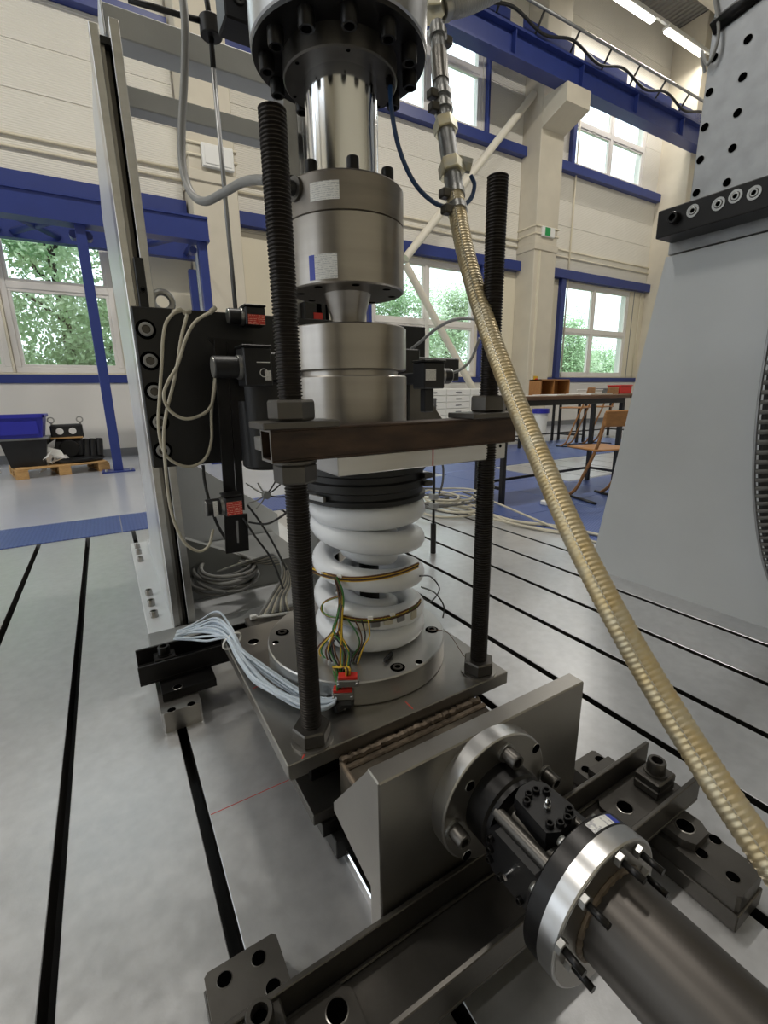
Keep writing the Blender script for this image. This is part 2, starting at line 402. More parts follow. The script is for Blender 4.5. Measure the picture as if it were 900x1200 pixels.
# other walls and ceiling
b = B(); b.box(XE, XE+.3, YS, WY+.3, 0, ZC); wall_e = struct(b.done('wall_east', 'ribbed'))
B().box(XE-.02, XE, YS, 8.6, 1.26, 1.39).done('blue_band', 'blue_paint', wall_e)
for z in (4.58, 4.74): B().cyl((XE-.03, YS, z), (XE-.03, 8.6, z), .022, seg=8).done('conduit', 'cream', wall_e)
struct(B().box(XW-.3, XE+.3, YS-.3, YS, 0, ZC).done('wall_south', 'cream'))
b = B(); b.box(XW-.3, XW, YS, WY, 0, .9); b.box(XW-.3, XW, YS, WY, 4.0, 6.6); b.box(XW-.3, XW, YS, WY, 9.2, ZC)
b.box(XW-.3, XW, YS, -.5, .9, 9.2)  # unseen wall, openings closed along this stretch to dim the foreground
for i in range(3): b.box(XW-.3, XW, 2.6+i*3.2, 3.2+i*3.2, .9, 9.2)
struct(b.done('wall_west', 'cream'))
ceil = struct(B().box(XW, XE, YS, WY+.3, ZC, ZC+.2).done('ceiling', 'ceiling_deck'))
for y in (1.5, 5.0, 8.0): B().box(XW, XE, y-.15, y+.15, ZC-.55, ZC, .01).done('roof_beam', 'concrete', ceil)
# pillars
def pillar(n, x0, x1, y0=8.92):
    p = struct(B().box(x0, x1, y0, WY+.02, 0, ZC, .015).done('trim_%d' % n, 'concrete'))
    B().box(x0-.03, x1+.03, y0-.03, WY, 4.42, 4.58, .008).done('ledge', 'concrete', p)
    for z in (4.78, 4.95): B().tube([(x0-.02, WY, z), (x0-.02, y0-.02, z), (x1+.02, y0-.02, z), (x1+.02, WY, z)], .018, 6).done('conduit', 'cream', p)
    return p
p1 = pillar(1, 1.75, 2.5); p2 = pillar(2, 9.75, 10.55)
p3 = struct(B().box(15.55, XE, 8.6, WY+.02, 0, ZC, .015).done('trim_3', 'concrete'))
b = B(); b.prism([(9.75, 8.92, 6.98), (9.75, 8.26, 7.22), (9.75, 8.26, 7.58), (9.75, 8.92, 7.58)], (.8, 0, 0)); b.done('corbel', 'concrete', p2)
B().box(9.9, 9.93, 8.87, 8.92, .2, 4.4).done('conduit', 'cream', p2)
# crane runway
cr = thing('crane_runway', 'blue crane runway beam with rail along the upper windows', 'crane beam', (10, 8.5, 7.58))
b = B(); b.box(2.6, XE, 8.30, 8.62, 7.58, 7.62); b.box(2.6, XE, 8.43, 8.49, 7.62, 8.06); b.box(2.6, XE, 8.30, 8.62, 8.06, 8.11); b.done('girder', 'blue_paint', cr)
for i in range(6): B().box(4.0+i*2.1, 4.03+i*2.1, 8.32, 8.43, 7.62, 8.06).done('stiffener', 'blue_paint', cr)
B().box(2.6, XE, 8.42, 8.5, 8.11, 8.18, .01).done('rail', 'galv', cr)
B().cyl((6, 8.16, 8.48), (XE, 8.16, 8.48), .03, seg=8).done('conductor_tube', 'galv', cr)
for i in range(9): B().tube([(6.6+i*1.1, 8.44, 8.1), (6.6+i*1.1, 8.16, 8.46)], .025, 6).done('bracket', 'black_paint', cr)
for i in range(5): B().box(6.7+i*2.0, 8.3+i*2.0, 8.6, 8.64, 8.3, 8.56).done('guard_plate', 'blue_paint', cr)
pts = []
for i in range(6):
    pts += [(6.2+i*1.8, 8.24, 8.30), (7.1+i*1.8, 8.24, 8.13)]
cable('festoon_cable', pts, .03, 'cable_black', 'black power cable drooping in loops beside the crane runway')
# wall braces
tag(B().cyl((9.72, 9.2, 7.75), (6.1, 9.2, 3.85), .085, seg=16).done('wall_brace', 'pipe_cream'), 'cream round diagonal wall brace rising to the concrete pillar', 'brace')
tag(B().cyl((6.1, 9.2, 3.72), (8.75, 9.2, .3), .085, seg=16).done('wall_brace', 'pipe_cream'), 'cream round diagonal wall brace crossing the lower middle window', 'brace')
# exit sign
ex = thing('exit_sign', 'small white and green escape sign on concrete pillar', 'sign', (10.1, 8.87, 4.72))
B().box(9.93, 10.38, 8.86, 8.92, 4.73, 4.95, .01).done('sign_box', 'white_plastic', ex); B().box(10.02, 10.2, 8.852, 8.86, 4.75, 4.93).done('pictogram', 'sign_green', ex)
jb = thing('junction_box', 'white switch box on the pillar behind the left column', 'switch box', (2.2, 8.85, 4.6))
B().box(1.95, 2.45, 8.82, 8.9, 4.62, 4.95, .01).done('housing', 'white_plastic', jb); B().box(1.99, 2.41, 8.81, 8.82, 4.66, 4.91, .004).done('lid', 'white_plastic', jb)
# lamps
def lamp(x0, x1, y, z, label, power=None):
    t = thing('fluorescent_lamp', label, 'lamp', ((x0+x1)/2, y, z))
    B().box(x0, x1, y-.09, y+.09, z+.05, z+.12, .01).done('housing', 'white_plastic', t)
    B().box(x0+.03, x1-.03, y-.07, y+.07, z, z+.05, .01).done('tube_cover', 'lamp_tube', t)
    ld = bpy.data.lights.new('lamp_light', 'AREA'); ld.shape = 'RECTANGLE'; ld.size = x1-x0; ld.size_y = .2; ld.energy = power or LAMP_POWER; ld.color = (1, .95, .87)
    lo = bpy.data.objects.new('lamp_light', ld); COL.objects.link(lo); lo.parent = t; lo.location = (0, 0, -.02)
lamp(11.3, 12.95, 8.5, 9.72, 'lit fluorescent tube lamp at the top edge, nearer the crane beam', 70)
lamp(13.5, 15.3, 8.5, 9.72, 'lit fluorescent tube lamp beside the perforated steel tower', 70)
B().box(6.0, XE, 8.47, 8.53, 9.86, 9.93).done('lamp_track', 'white_plastic', ceil)
for k, (x, y) in enumerate([(-4, 3.6), (2.5, 3.6), (9, 3.6), (-1, -1.5), (6, -1.5)]):  # lamps added out of view to raise the brightness of the hall
    lamp(x-.9, x+.9, y, 9.72, ['added unseen fluorescent lamp high above the left bed', 'added unseen fluorescent lamp high above the test frame', 'added unseen fluorescent lamp high above the desks', 'added unseen fluorescent lamp behind the viewer', 'added unseen fluorescent lamp above the tower, behind the viewer'][k], 45 if y < 0 else None)

# ================================================================ OUTSIDE: ground and trees
struct(B().box(-40, 60, WY+.3, 60, -.4, -.3).done('ground_outside', 'grass'))
def tree(x, y, h, rx, m, label, n=2600, low=.05):
    t = thing('tree', label, 'tree', (x, y, -.3), 'trees outside the windows')
    B().tube([(x, y, -.3), (x+.1, y, h*.4), (x-.05, y+.1, h*.75)], .14, 8, rf=lambda i, k: .16-.05*i).done('trunk', 'bark', t)
    for k in range(5):
        a = k*1.3; B().tube([(x+.05, y, h*(.2+.1*k)), (x+rx*.5*math.cos(a), y+rx*.4*math.sin(a), h*(.32+.1*k))], .05, 6).done('branch', 'bark', t)
    rnd = random.Random(int(x*31+y*7)); vv = []; ff = []
    cl = [(rnd.gauss(0, rx*.5), rnd.gauss(0, rx*.4), h*(low+(1-low)*rnd.random()), rnd.uniform(.5, 1.1)) for _ in range(70)]
    for q in range(n):
        cx, cy, cz, cr_ = rnd.choice(cl)
        k = max(.25, 1-abs(cz/h-.5)*.9)
        c = Vector((cx*k+rnd.gauss(0, .42)*cr_, cy*k+rnd.gauss(0, .42)*cr_, cz+.3+rnd.gauss(0, .36)*cr_))
        a = Vector((rnd.gauss(0, 1), rnd.gauss(0, 1), rnd.gauss(0, 1))).normalized(); bb = a.orthogonal().normalized(); s = rnd.uniform(.04, .095)
        vv += [c-a*s, c+bb*s*.6, c+a*s, c-bb*s*.6]; ff.append((4*q, 4*q+1, 4*q+2, 4*q+3))
    me = bpy.data.meshes.new('foliage'); me.from_pydata(vv, [], ff); me.materials.append(MATS[m])
    o = bpy.data.objects.new('foliage', me); COL.objects.link(o); o.parent = t; o['kind'] = 'stuff'
tree(-3.6, 14.5, 7, 2.2, 'leaf', 'leafy tree seen at the far left through the left window', 19800)
tree(-.6, 15.5, 7.5, 2.2, 'leaf_haze', 'pale leafy tree filling the left window beside the blue post', 20900)
tree(1.8, 14.8, 7, 2.0, 'leaf', 'leafy tree at the right edge of the left window', 18700)
tree(10.4, 17.0, 5.0, 2.0, 'leaf', 'low tree seen left in the middle window behind the discs', 19800)
tree(14.2, 18.0, 5.6, 2.2, 'leaf_haze', 'pale bushy tree in the middle window behind the brace', 20900)
tree(21.8, 17.2, 4.6, .9, 'leaf', 'thin tree at the left side of the right lower window', 9240)
tree(23.8, 18.2, 3.4, 1.7, 'leaf_haze', 'low pale bush at the bottom of the right lower window', 13200)
tree(27.2, 19.0, 3.4, 1.6, 'leaf', 'low bush at the right end of the right lower window', 11000)

# ================================================================ BLUE GANTRY
gt = thing('steel_gantry', 'blue steel gantry frame with post in front of the left window', 'gantry', (.08, 7.5, 0))
def gpost(x, y):
    p = B().box(x-.06, x+.06, y-.06, y+.06, .02, 3.12, .006).done('post', 'blue_paint', gt)
    B().box(x-.2, x+.2, y-.14, y+.14, 0, .02).done('foot_plate', 'blue_paint', p)
    for s in (-1, 1): B().hexa((x+s*.15, y-.09, .02), (x+s*.15, y-.09, .045), .02).done('anchor_nut', 'zinc', p)
gpost(.08, 7.5); gpost(1.53, 7.5); gpost(1.66, 9.15)
b = B(); b.box(-4.5, 1.62, 7.38, 7.62, 3.10, 3.13); b.box(-4.5, 1.62, 7.47, 7.53, 3.13, 3.38); b.box(-4.5, 1.62, 7.38, 7.62, 3.38, 3.41); b.box(-4.5, 1.62, 7.40, 7.42, 3.13, 3.38); b.done('front_beam', 'blue_paint', gt)
B().box(-4.5, 1.75, 9.1, 9.25, 3.28, 3.62).done('rear_beam', 'blue_paint', gt)
for xa, ya, xb, yb in [(.08, 7.6, -.75, 9.1), (-.85, 7.6, -.2, 9.1), (.08, 7.6, .95, 9.1), (1.5, 7.6, .85, 9.1), (-2.4, 7.6, -.9, 9.1), (1.52, 7.6, 1.6, 9.1)]:
    B().tube([(xa, ya, 3.26), (xb, yb, 3.36)], .05, 4).done('brace', 'blue_paint', gt)
for x in (.0, .16, 1.42): B().cyl((x, 7.56, 3.02), (x, 7.7, 3.02), .05, seg=12).done('bracket', 'blue_paint', gt)
B().cyl((1.62, 8.2, 2.0), (1.62, 8.2, 3.2), .07, seg=16).done('duct', 'galv', gt)

# ================================================================ PALLET AND ITS LOAD (far left)
ang = math.radians(12); RZ = Matrix.Rotation(ang, 3, 'Z'); pc = Vector((-.63, 7.95, 0))
def pbox(b, x0, x1, y0, y1, z0, z1, bev=.004): return b.box(pc.x+x0, pc.x+x1, pc.y+y0, pc.y+y1, z0, z1, bev, RZ, tuple(pc))
pal = thing('wooden_pallet', 'wooden pallet by the wall under the left window', 'pallet', tuple(pc))
for i in range(5): pbox(B(), -.52, .52, -.4+i*.17, -.27+i*.17, .118, .14).done('deck_board', 'pallet_wood', pal)
for x in (-.47, 0, .47):
    pbox(B(), x-.07, x+.07, -.4, .4, .098, .118).done('stringer_board', 'pallet_wood', pal)
    for y in (-.33, 0, .33): pbox(B(), x-.07, x+.07, y-.07, y+.07, .02, .098).done('block', 'pallet_wood', pal)
    pbox(B(), x-.07, x+.07, -.4, .4, 0, .02).done('bottom_board', 'pallet_wood', pal)
bin_ = thing('storage_bin', 'blue plastic bin standing on a dark grey crate', 'bin', (pc.x-.38, pc.y-.05, .52))
def frust(b, cx, cy, hw0, hd0, hw1, hd1, z0, z1):
    lo = [(-hw0, -hd0), (hw0, -hd0), (hw0, hd0), (-hw0, hd0)]; hi = [(-hw1, -hd1), (hw1, -hd1), (hw1, hd1), (-hw1, hd1)]
    a = [b.bm.verts.new((cx+x, cy+y, z0)) for x, y in lo]; c = [b.bm.verts.new((cx+x, cy+y, z1)) for x, y in hi]
    b.bm.faces.new(a[::-1]); b.bm.faces.new(c)
    for i in range(4): b.bm.faces.new([a[i], a[(i+1) % 4], c[(i+1) % 4], c[i]])
    for f in b.bm.faces: f.material_index = b.mi
    return b
bx, by = -1.02, 7.78
frust(B(), bx, by, .29, .2, .34, .24, .52, .80).done('body', 'blue_plastic', bin_)
b = B(); b.box(bx-.36, bx+.36, by-.26, by-.235, .78, .815); b.box(bx-.36, bx+.36, by+.235, by+.26, .78, .815); b.box(bx-.36, bx-.335, by-.26, by+.26, .78, .815); b.box(bx+.335, bx+.36, by-.26, by+.26, .78, .815); b.done('rim', 'blue_plastic', bin_)
B().box(bx-.27, bx+.27, by-.245, by-.2, .56, .74, .01).done('front_panel', 'blue_plastic', bin_)
cra = thing('crate', 'dark grey crate on the pallet under the blue bin', 'crate', (bx+.08, by, .14))
frust(B(), bx+.08, by+.02, .19, .16, .25, .2, .14, .49).done('body', 'black_paint', cra); B().box(bx-.2, bx+.36, by-.2, by+.24, .49, .52, .006).done('rim', 'grey_frame', cra)
mc = thing('motor_block', 'black machine part with two eye bolts on the pallet', 'machine part', (-.42, 8.0, .14))
B().lathe([(.33, 0), (.36, .02), (.36, .05), (.3, .07)], (-.42, 8.0, .14), seg=28).done('base_ring', 'black_paint', mc)
b = B(); b.box(-.68, -.3, 7.86, 8.16, .2, .46, .03); b.box(-.66, -.28, 7.88, 8.1, .46, .66, .02); b.done('body', 'black_paint', mc)
B().cyl((-.47, 7.86, .33), (-.47, 7.80, .33), .12, seg=24, ch=.01).done('hub', 'black_oxide', mc)
B().box(-.67, -.29, 7.84, 7.9, .47, .49).done('wood_shim', 'pallet_wood', mc)
for x in (-.28, -.2, -.12): B().cyl((x, 7.88, .2), (x+.02, 7.95, .44), .045, seg=12).done('fitting', 'black_paint', mc)
for x in (-.55, -.4): B().cyl((x, 7.875, .57), (x, 7.87, .57), .045, seg=16).done('window_hole', 'white_plastic', mc)
for x in (-.64, -.3):
    B().ring((x, 8.0, .72), (0, 1, 0), .03, .045, .02, 20).cyl((x, 8.01, .64), (x, 8.01, .69), .012, seg=10).done('eye_bolt', 'zinc', mc)
b = B(); r0 = random.Random(3)
for k in range(26):
    a = Vector((-.74+r0.uniform(-.05, .07), 7.74+r0.uniform(-.07, .07), .15+r0.uniform(0, .16))); d = Vector((r0.gauss(0, .09), r0.gauss(0, .07), r0.gauss(0, .05)))
    e = Vector((r0.gauss(0, .07), r0.gauss(0, .07), r0.gauss(0, .06))); b.prism([a, a+d, a+d+e, a+e], (0, .002, .003))
tag(b.done('plastic_sheet', 'white_plastic'), 'crumpled clear plastic sheet on the pallet beside the blue bin', 'plastic sheet')
b = B()
for k in range(20):
    a = Vector((-1.42+r0.uniform(-.1, .14), 7.62+r0.uniform(-.1, .1), .02+r0.uniform(0, .16))); d = Vector((r0.gauss(0, .08), r0.gauss(0, .07), r0.gauss(0, .04)))
    e = Vector((r0.gauss(0, .06), r0.gauss(0, .07), r0.gauss(0, .05))); b.prism([a, a+d, a+d+e, a+e], (0, .002, .003))
tag(b.done('plastic_wrap', 'white_plastic'), 'crumpled plastic wrap on the floor at the left end of pallet', 'plastic wrap')
tag(B().lathe([(.1, 0), (.16, .02), (.16, .1), (.1, .12)], (-.72, 8.2, .3), (0, 1, .15), 24).done('cable_drum', 'black_paint'), 'black round drum on the pallet between bin and machine part', 'drum')

# ================================================================ RIGHT BACKGROUND FURNITURE
cab = thing('drawer_cabinet', 'white cabinet of small drawers under the middle window', 'cabinet', (6.9, 8.6, 0))
B().box(5.9, 8.0, 8.36, 8.9, 0, 1.1, .008).done('body', 'white_plastic', cab)
for c in range(3):
    for r in range(6):
        x0 = 5.93+c*.69; z0 = .24+r*.142
        d = B().box(x0, x0+.66, 8.335, 8.36, z0, z0+.128, .005).done('drawer', 'white_plastic', cab)
        B().box(x0+.25, x0+.41, 8.325, 8.335, z0+.055, z0+.075).done('handle', 'base_strip', d)
def desk(name, x0, x1, y0, y1, h, label, legs=True):
    t = thing(name, label, 'desk', ((x0+x1)/2, (y0+y1)/2, 0))
    B().box(x0, x1, y0, y1, h-.035, h, .004).done('table_top', 'desk_wood', t)
    B().box(x0+.03, x1-.03, y0+.03, y1-.03, h-.085, h-.036).done('apron', 'black_paint', t)
    for x in (x0+.05, x1-.05):
        for y in (y0+.05, y1-.05): B().box(x-.02, x+.02, y-.02, y+.02, 0, h-.085).done('leg', 'black_paint', t)
        B().box(x-.012, x+.012, y0+.07, y1-.07, .14, .165).done('stretcher', 'black_paint', t)
    B().box(x0+.07, x1-.07, y1-.06, y1-.04, .14, .165).done('stretcher', 'black_paint', t)
    return t
desk('work_desk', 2.97, 4.75, 2.93, 3.36, .965, 'long brown work desk with black legs behind the hose')
dx0 = W(612, 462, y=5.9).x
desk('work_desk', dx0, dx0+1.7, 5.9, 6.6, .93, 'brown desk further back carrying the wooden box')
desk('work_desk', dx0+1.8, dx0+3.6, 5.9, 6.6, .93, 'brown desk furthest right against the right lower window')
bx0 = W(634, 450, y=6.02).x-6.95
ob = thing('wooden_box', 'open brown wooden box on the back desk', 'box', (7.3+bx0, 6.1, .93))
b = B(); b.box(6.95+bx0, 7.75+bx0, 6.02, 6.3, .93, .95); b.box(6.95+bx0, 7.75+bx0, 6.28, 6.3, .95, 1.22); b.box(6.95+bx0, 6.97+bx0, 6.02, 6.28, .95, 1.22); b.box(7.73+bx0, 7.75+bx0, 6.02, 6.28, .95, 1.22); b.box(6.95+bx0, 7.75+bx0, 6.02, 6.3, 1.2, 1.22); b.done('shell', 'wood', ob)
B().box(7.3+bx0, 7.32+bx0, 6.02, 6.28, .95, 1.2).done('divider', 'wood', ob)
def chair(x, y, rz, sh, label, back=True):
    t = thing('wooden_chair', label, 'chair', (x, y, 0), 'brown wooden chairs'); R = Matrix.Rotation(rz, 4, 'Z')
    def T(p): return Vector((x, y, 0))+R.to_3x3() @ Vector(p)
    def rb(bb, x0, x1, y0, y1, z0, z1, bv=.008): return bb.box(x+x0, x+x1, y+y0, y+y1, z0, z1, bv, R.to_3x3(), (x, y, 0))
    rb(B(), -.21, .21, -.2, .22, sh-.02, sh).done('seat', 'wood', t)
    rb(B(), -.2, .2, .25, .272, sh+.2, sh+.34).done('backrest', 'wood', t)
    for s in (-1, 1):
        B().tube(smoothpath([T((s*.19, .26, sh+.32)), T((s*.19, .2, sh+.05)), T((s*.19, .05, sh*.5)), T((s*.19, -.04, .1)), T((s*.19, -.14, .02))], 5), .016, 6).done('leg', 'wood', t)
        B().tube([T((s*.19, .24, .015)), T((s*.19, -.22, .015))], .015, 6).done('foot', 'black_paint', t)
    return t
chair(3.95, 2.68, math.radians(165), .5, 'brown wooden chair in front of the long work desk')
chair(W(676, 450, y=5.6).x, 5.6, math.radians(200), .72, 'brown wooden chair behind the hose beside the wooden box')
chair(W(703, 450, y=5.6).x, 5.6, math.radians(190), .72, 'brown wooden chair nearest the right lower window')
for i, (x, z, hh, c, l) in enumerate([(dx0+3.2, .93, .18, 'red', 'red tray box on the far right desk'), (dx0+2.7, .93, .12, 'grey_frame', 'grey instrument on the far right desk'), (dx0+2.2, .93, .1, 'white_plastic', 'white paper stack box on the far right desk')]):
    t = thing('desk_item', l, 'box', (x, 6.1, z)); t.name = ['tray_box', 'instrument', 'paper_box'][i]
    B().box(x-.2, x+.2, 6.0, 6.3, z, z+hh, .01).done('body', c, t) if False else None
    ROOT[t.name] = Vector((x, 6.1, z))
    B().box(x-.2, x+.2, 6.0, 6.3, z, z+hh, .01).done('body', c, t); B().box(x-.21, x+.21, 5.99, 6.31, z+hh-.02, z+hh, .004).done('lid', c, t)
wb = thing('waste_bin', 'small blue waste bin in front of the concrete pillar', 'bin', (8.6, 7.4, 0))
B().lathe([(.13, 0), (.17, .55), (.17, .55), (.18, .56), (.18, .6), (.15, .6)], (8.6, 7.4, 0), seg=20).done('body', 'white_plastic', wb); B().ring((8.6, 7.4, .52), (0, 0, 1), .15, .19, .1, 20).done('rim', 'blue_plastic', wb)
for i in range(3):
    tag(B().box(3.2+i*.5, 3.55+i*.5, 3.0, 3.3, .965, .972+.004*i, .001).done('paper_sheet', 'white_plastic'), ['sheet of paper at the left end of the long work desk', 'sheet of paper in the middle of the long work desk', 'paper pile at the right of the long work desk'][i], 'paper')
ps = thing('power_strip', 'white power strip on the floor beneath the long work desk', 'power strip', (3.45, 2.75, .008)); B().box(3.3, 3.62, 2.7, 2.78, .008, .05, .008).done('body', 'white_plastic', ps)
for i in range(4): B().cyl((3.35+i*.075, 2.74, .05), (3.35+i*.075, 2.74, .052), .02, seg=12).done('socket', 'cable_black', ps)
sb = thing('wall_switch', 'yellow emergency switch on the pillar near the desks', 'switch', (9.95, 8.9, 1.25)); B().box(9.95, 10.1, 8.86, 8.92, 1.2, 1.4, .01).done('plate', 'yellow', sb); B().cyl((10.02, 8.86, 1.3), (10.02, 8.82, 1.3), .04, seg=16).done('button', 'red', sb)
# cables on the floor behind the machine
r1 = random.Random(11)
for k in range(9):
    c = Vector((2.5+r1.uniform(-.12, .2), 3.1+r1.uniform(-.25, .25), .012+.012*k)); rx = r1.uniform(.16, .32); ry = r1.uniform(.2, .4)
    pts = [c+Vector((rx*math.cos(a+k)+r1.uniform(-.02, .02), ry*math.sin(a+k)+r1.uniform(-.02, .02), r1.uniform(0, .012))) for a in [i*.7 for i in range(9)]]
    pts += [(2.62+.02*k, 2.5-.1*k, .012), (2.75+.03*k, 2.1-.04*k, .012)] if k % 3 == 0 else []
    cable('loose_cable', pts, .009, ['cable_beige', 'cable_dark', 'cable_beige'][k % 3], ['beige loose cable at the bottom of the floor heap, trailing to the tower', 'dark loose cable lowest in the floor heap', 'beige loose cable low in the floor heap behind the right rod', 'beige loose cable in the middle of the floor heap, with a long tail', 'dark loose cable in the middle of the floor heap', 'beige loose cable in the upper half of the floor heap', 'beige loose cable near the top of the floor heap, with a tail', 'dark loose cable near the top of the floor heap', 'beige loose cable on top of the floor heap'][k], n=5, seg=6)['group'] = 'heap of loose floor cables'
cable('floor_cable', [(2.68, 3.6, .01), (2.66, 3.0, .01), (2.7, 2.5, .01), (2.82, 2.2, .02), (2.9, 1.75, .02), (2.86, 1.62, .02)], .012, 'cable_beige', 'beige cable running along the bed edge to the tower')
cable('floor_cable', [(2.2, 3.75, .01), (2.5, 3.35, .03), (2.75, 3.5, .3), (2.72, 3.7, .6), (2.75, 3.72, .93)], .01, 'cable_black', 'black cable curving up to the long work desk')
st = thing('sensor_rod', 'slim black stand rod with clamps behind the spring', 'stand', (1.72, 2.28, 0))
B().cyl((1.72, 2.28, .2), (1.72, 2.28, .98), .009, seg=10).done('rod', 'black_paint', st)
for z in (.62, .36, .3): B().box(1.70, 1.74, 2.25, 2.31, z, z+.035, .004).done('clamp', 'zinc' if z < .4 else 'black_paint', st)
B().cyl((1.72, 2.28, 0), (1.72, 2.28, .2), .018, seg=12).done('foot', 'black_paint', st)

# ================================================================ GREY TOWER (right)
TX = 2.334; ty = .945
tw = thing('reaction_tower', 'large grey tapered reaction tower with perforated steel top plate', 'tower', (2.9, ty, 0))
yb, yt = .62, .40
b = B(); lo = [(TX, ty-yb, 0), (TX+1.1, ty-yb, 0), (TX+1.1, ty+yb, 0), (TX, ty+yb, 0)]; hi = [(TX, ty-yt, 1.6), (TX+.8, ty-yt, 1.6), (TX+.8, ty+yt, 1.6), (TX, ty+yt, 1.6)]
a = [b.bm.verts.new(p) for p in lo]; c = [b.bm.verts.new(p) for p in hi]; b.bm.faces.new(a[::-1]); b.bm.faces.new(c)
for i in range(4): b.bm.faces.new([a[i], a[(i+1) % 4], c[(i+1) % 4], c[i]])
b.done('body', 'tower_paint', tw)
B().box(TX+.005, TX+.8, ty-yt, ty+yt-.004, 1.606, 1.665, .003).done('flange', 'galv', tw)
B().box(TX-.02, TX+.7, ty-yt+.02, ty+yt-.1, 1.665, 1.72, .003).done('spacer_plate', 'plate_steel', tw)
bar = B().box(TX-.12, TX+.02, ty-.5, 1.335, 1.655, 1.765, .004).done('clamp_bar', 'black_oxide', tw)
bolt((TX-.12, 1.255, 1.715), (-1, 0, 0), .022, .03, bar)
for i, (u, v) in enumerate([(812, 247), (842, 239), (862, 230), (884, 226)]):
    p = W(u, v, x=TX-.1205); p = Vector((TX-.1202, p.y, p.z)); B().ring(p+Vector((-.003, 0, 0)), (1, 0, 0), .016, .024, .003, 20).done('bolt_seat', 'zinc', bar); bolt(p+Vector((.004, 0, 0)), (-1, 0, 0), .014, .01, bar, m='zinc')
up = B().box(TX-.085, TX+.05, ty-.5, 1.225, 1.765, 3.0, .004).done('perforated_plate', 'galv', tw)
for (u, v) in [(848, 8), (830, 138), (811, 271), (793, 397), (775, 521), (756, 641), (710, 203), (694, 325), (678, 447), (662, 562), (648, 678)]:
    p = W(600+u/3, v/3, x=TX-.0855); hole(p, (-1, 0, 0), .0145, up, rim='galv')
for (u0, v0, u1, v1) in [(836, 32, 900, -18)]:
    p0 = W(u0, v0, x=TX-.09); p1 = W(u1, v1, x=TX-.09); B().tube([p0, p1], .03, 4).done('brace_bar', 'black_oxide', tw)
cable('tower_cable', [W(836, -10, x=TX-.1), W(842, 40, x=TX-.11), W(830, 75, x=TX-.11), W(822, 60, x=TX-.09), W(826, 85, x=TX-.06)], .006, 'cable_grey', 'thin grey cable hanging at the corner of perforated plate')
# energy chain on the tower face
pts = smoothpath([W(u, v, x=TX-.06) for u, v in [(924, 330), (912, 400), (900, 480), (895, 560), (899, 620), (909, 670), (928, 715)]], 14)
ch = thing('cable_chain', 'dark corrugated cable chain hanging on the grey tower', 'cable chain', tuple(pts[-1]))
B().tube(pts, .02, 8).done('core', 'cable_black', ch)
b = B()
for i in range(0, len(pts)-1, 2):
    d = pts[i+1]-pts[i]; b.cyl(pts[i], pts[i]+d*.9, .03, seg=8)
b.done('link_row', 'cable_dark', ch)['kind'] = 'stuff'
B().tube([p+Vector((-.01, .03, 0)) for p in pts], .007, 6).done('edge_strip', 'galv', ch)

# ================================================================ PORTAL FRAME with black crosshead
pf = thing('portal_frame', 'grey welded portal frame with slotted left column and black crosshead', 'test frame', (.2, 2.4, 0))
def column(x0, x1, yf=2.0):
    w = (x1-x0); gl = pf
    c = B()
    # slotted guide: two faces with a T-slot between
    c.box(x0, x0+w*.30, yf, yf+.05, .035, 2.16, .002); c.box(x1-w*.34, x1, yf, yf+.05, .035, 2.19, .002); c.box(x0, x1, yf+.05, yf+.13, .035, 2.13, .002)
    c.done('guide_rail', 'machined', gl)
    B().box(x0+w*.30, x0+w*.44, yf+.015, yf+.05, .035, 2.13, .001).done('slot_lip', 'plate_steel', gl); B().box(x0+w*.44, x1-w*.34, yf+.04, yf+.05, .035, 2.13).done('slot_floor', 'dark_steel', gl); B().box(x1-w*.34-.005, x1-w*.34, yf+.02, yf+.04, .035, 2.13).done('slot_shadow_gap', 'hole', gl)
    if x0 > .5:
        c = B(); c.prism([(x0+.004, yf+.06, .03), (x0+.004, yf+.06, 2.13), (x0+.004, yf+.2, 2.13), (x0+.004, 2.3, .03)], (.03, 0, 0)); c.done('side_gusset', 'silver_paint', gl); return
    c = B(); c.prism([(x0+.004, yf+.06, .03), (x0+.004, yf+.06, 2.13), (x0+.004, 2.5, 2.13), (x0+.004, 2.98, 1.9), (x0+.004, 2.94, 1.57), (x0+.004, 2.88, 1.21), (x0+.004, 2.84, .87), (x0+.004, 2.94, .39), (x0+.004, 3.08, .12), (x0+.004, 3.42, .07), (x0+.004, 3.45, .03)], (.03, 0, 0)); c.done('side_gusset', 'silver_paint', gl)
    c = B(); c.prism([(x1-.004, yf+.13, .03), (x1-.004, yf+.13, 2.13), (x1-.004, yf+.2, 2.13), (x1-.004, 2.6, .75), (x1-.004, 3.45, .1), (x1-.004, 3.45, .03)], (-.03, 0, 0)); c.done('side_gusset', 'grey_frame', gl)
    B().box(x0+.034, x1-.034, yf+.13, yf+.19, .03, 2.13).done('web', 'grey_frame', gl)
column(.133, .222); column(.86, .95)
base = B().box(.035, 1.08, 1.99, 3.5, 0, .035, .004).done('base_plate', 'silver_paint', pf)
B().box(.03, .6, 1.86, 1.99, 0, .06, .004).done('front_sill', 'grey_frame', pf)
for y in (3.36, 3.22, 3.06, 2.48, 2.34, 2.2): bolt((.072, y, .035), (0, 0, 1), .017, .03, base, m='plate_steel')
# inner gusset and lower beams seen behind the column
b = B(); b.prism([(.24, 2.28, .035), (.24, 2.28, .36), (.62, 2.28, .16), (.9, 2.28, .16), (.9, 2.28, .035)], (0, .06, 0)); b.done('lower_beam', 'grey_frame', pf)
B().box(.23, .86, 2.34, 2.9, .035, .14, .005).done('lower_tray', 'grey_frame', pf)
b = B(); b.prism([(.23, 2.9, .035), (.23, 2.9, .62), (.42, 2.9, .62), (.9, 2.9, .25), (.9, 2.9, .035)], (0, .05, 0)); b.done('rear_gusset', 'silver_paint', pf)
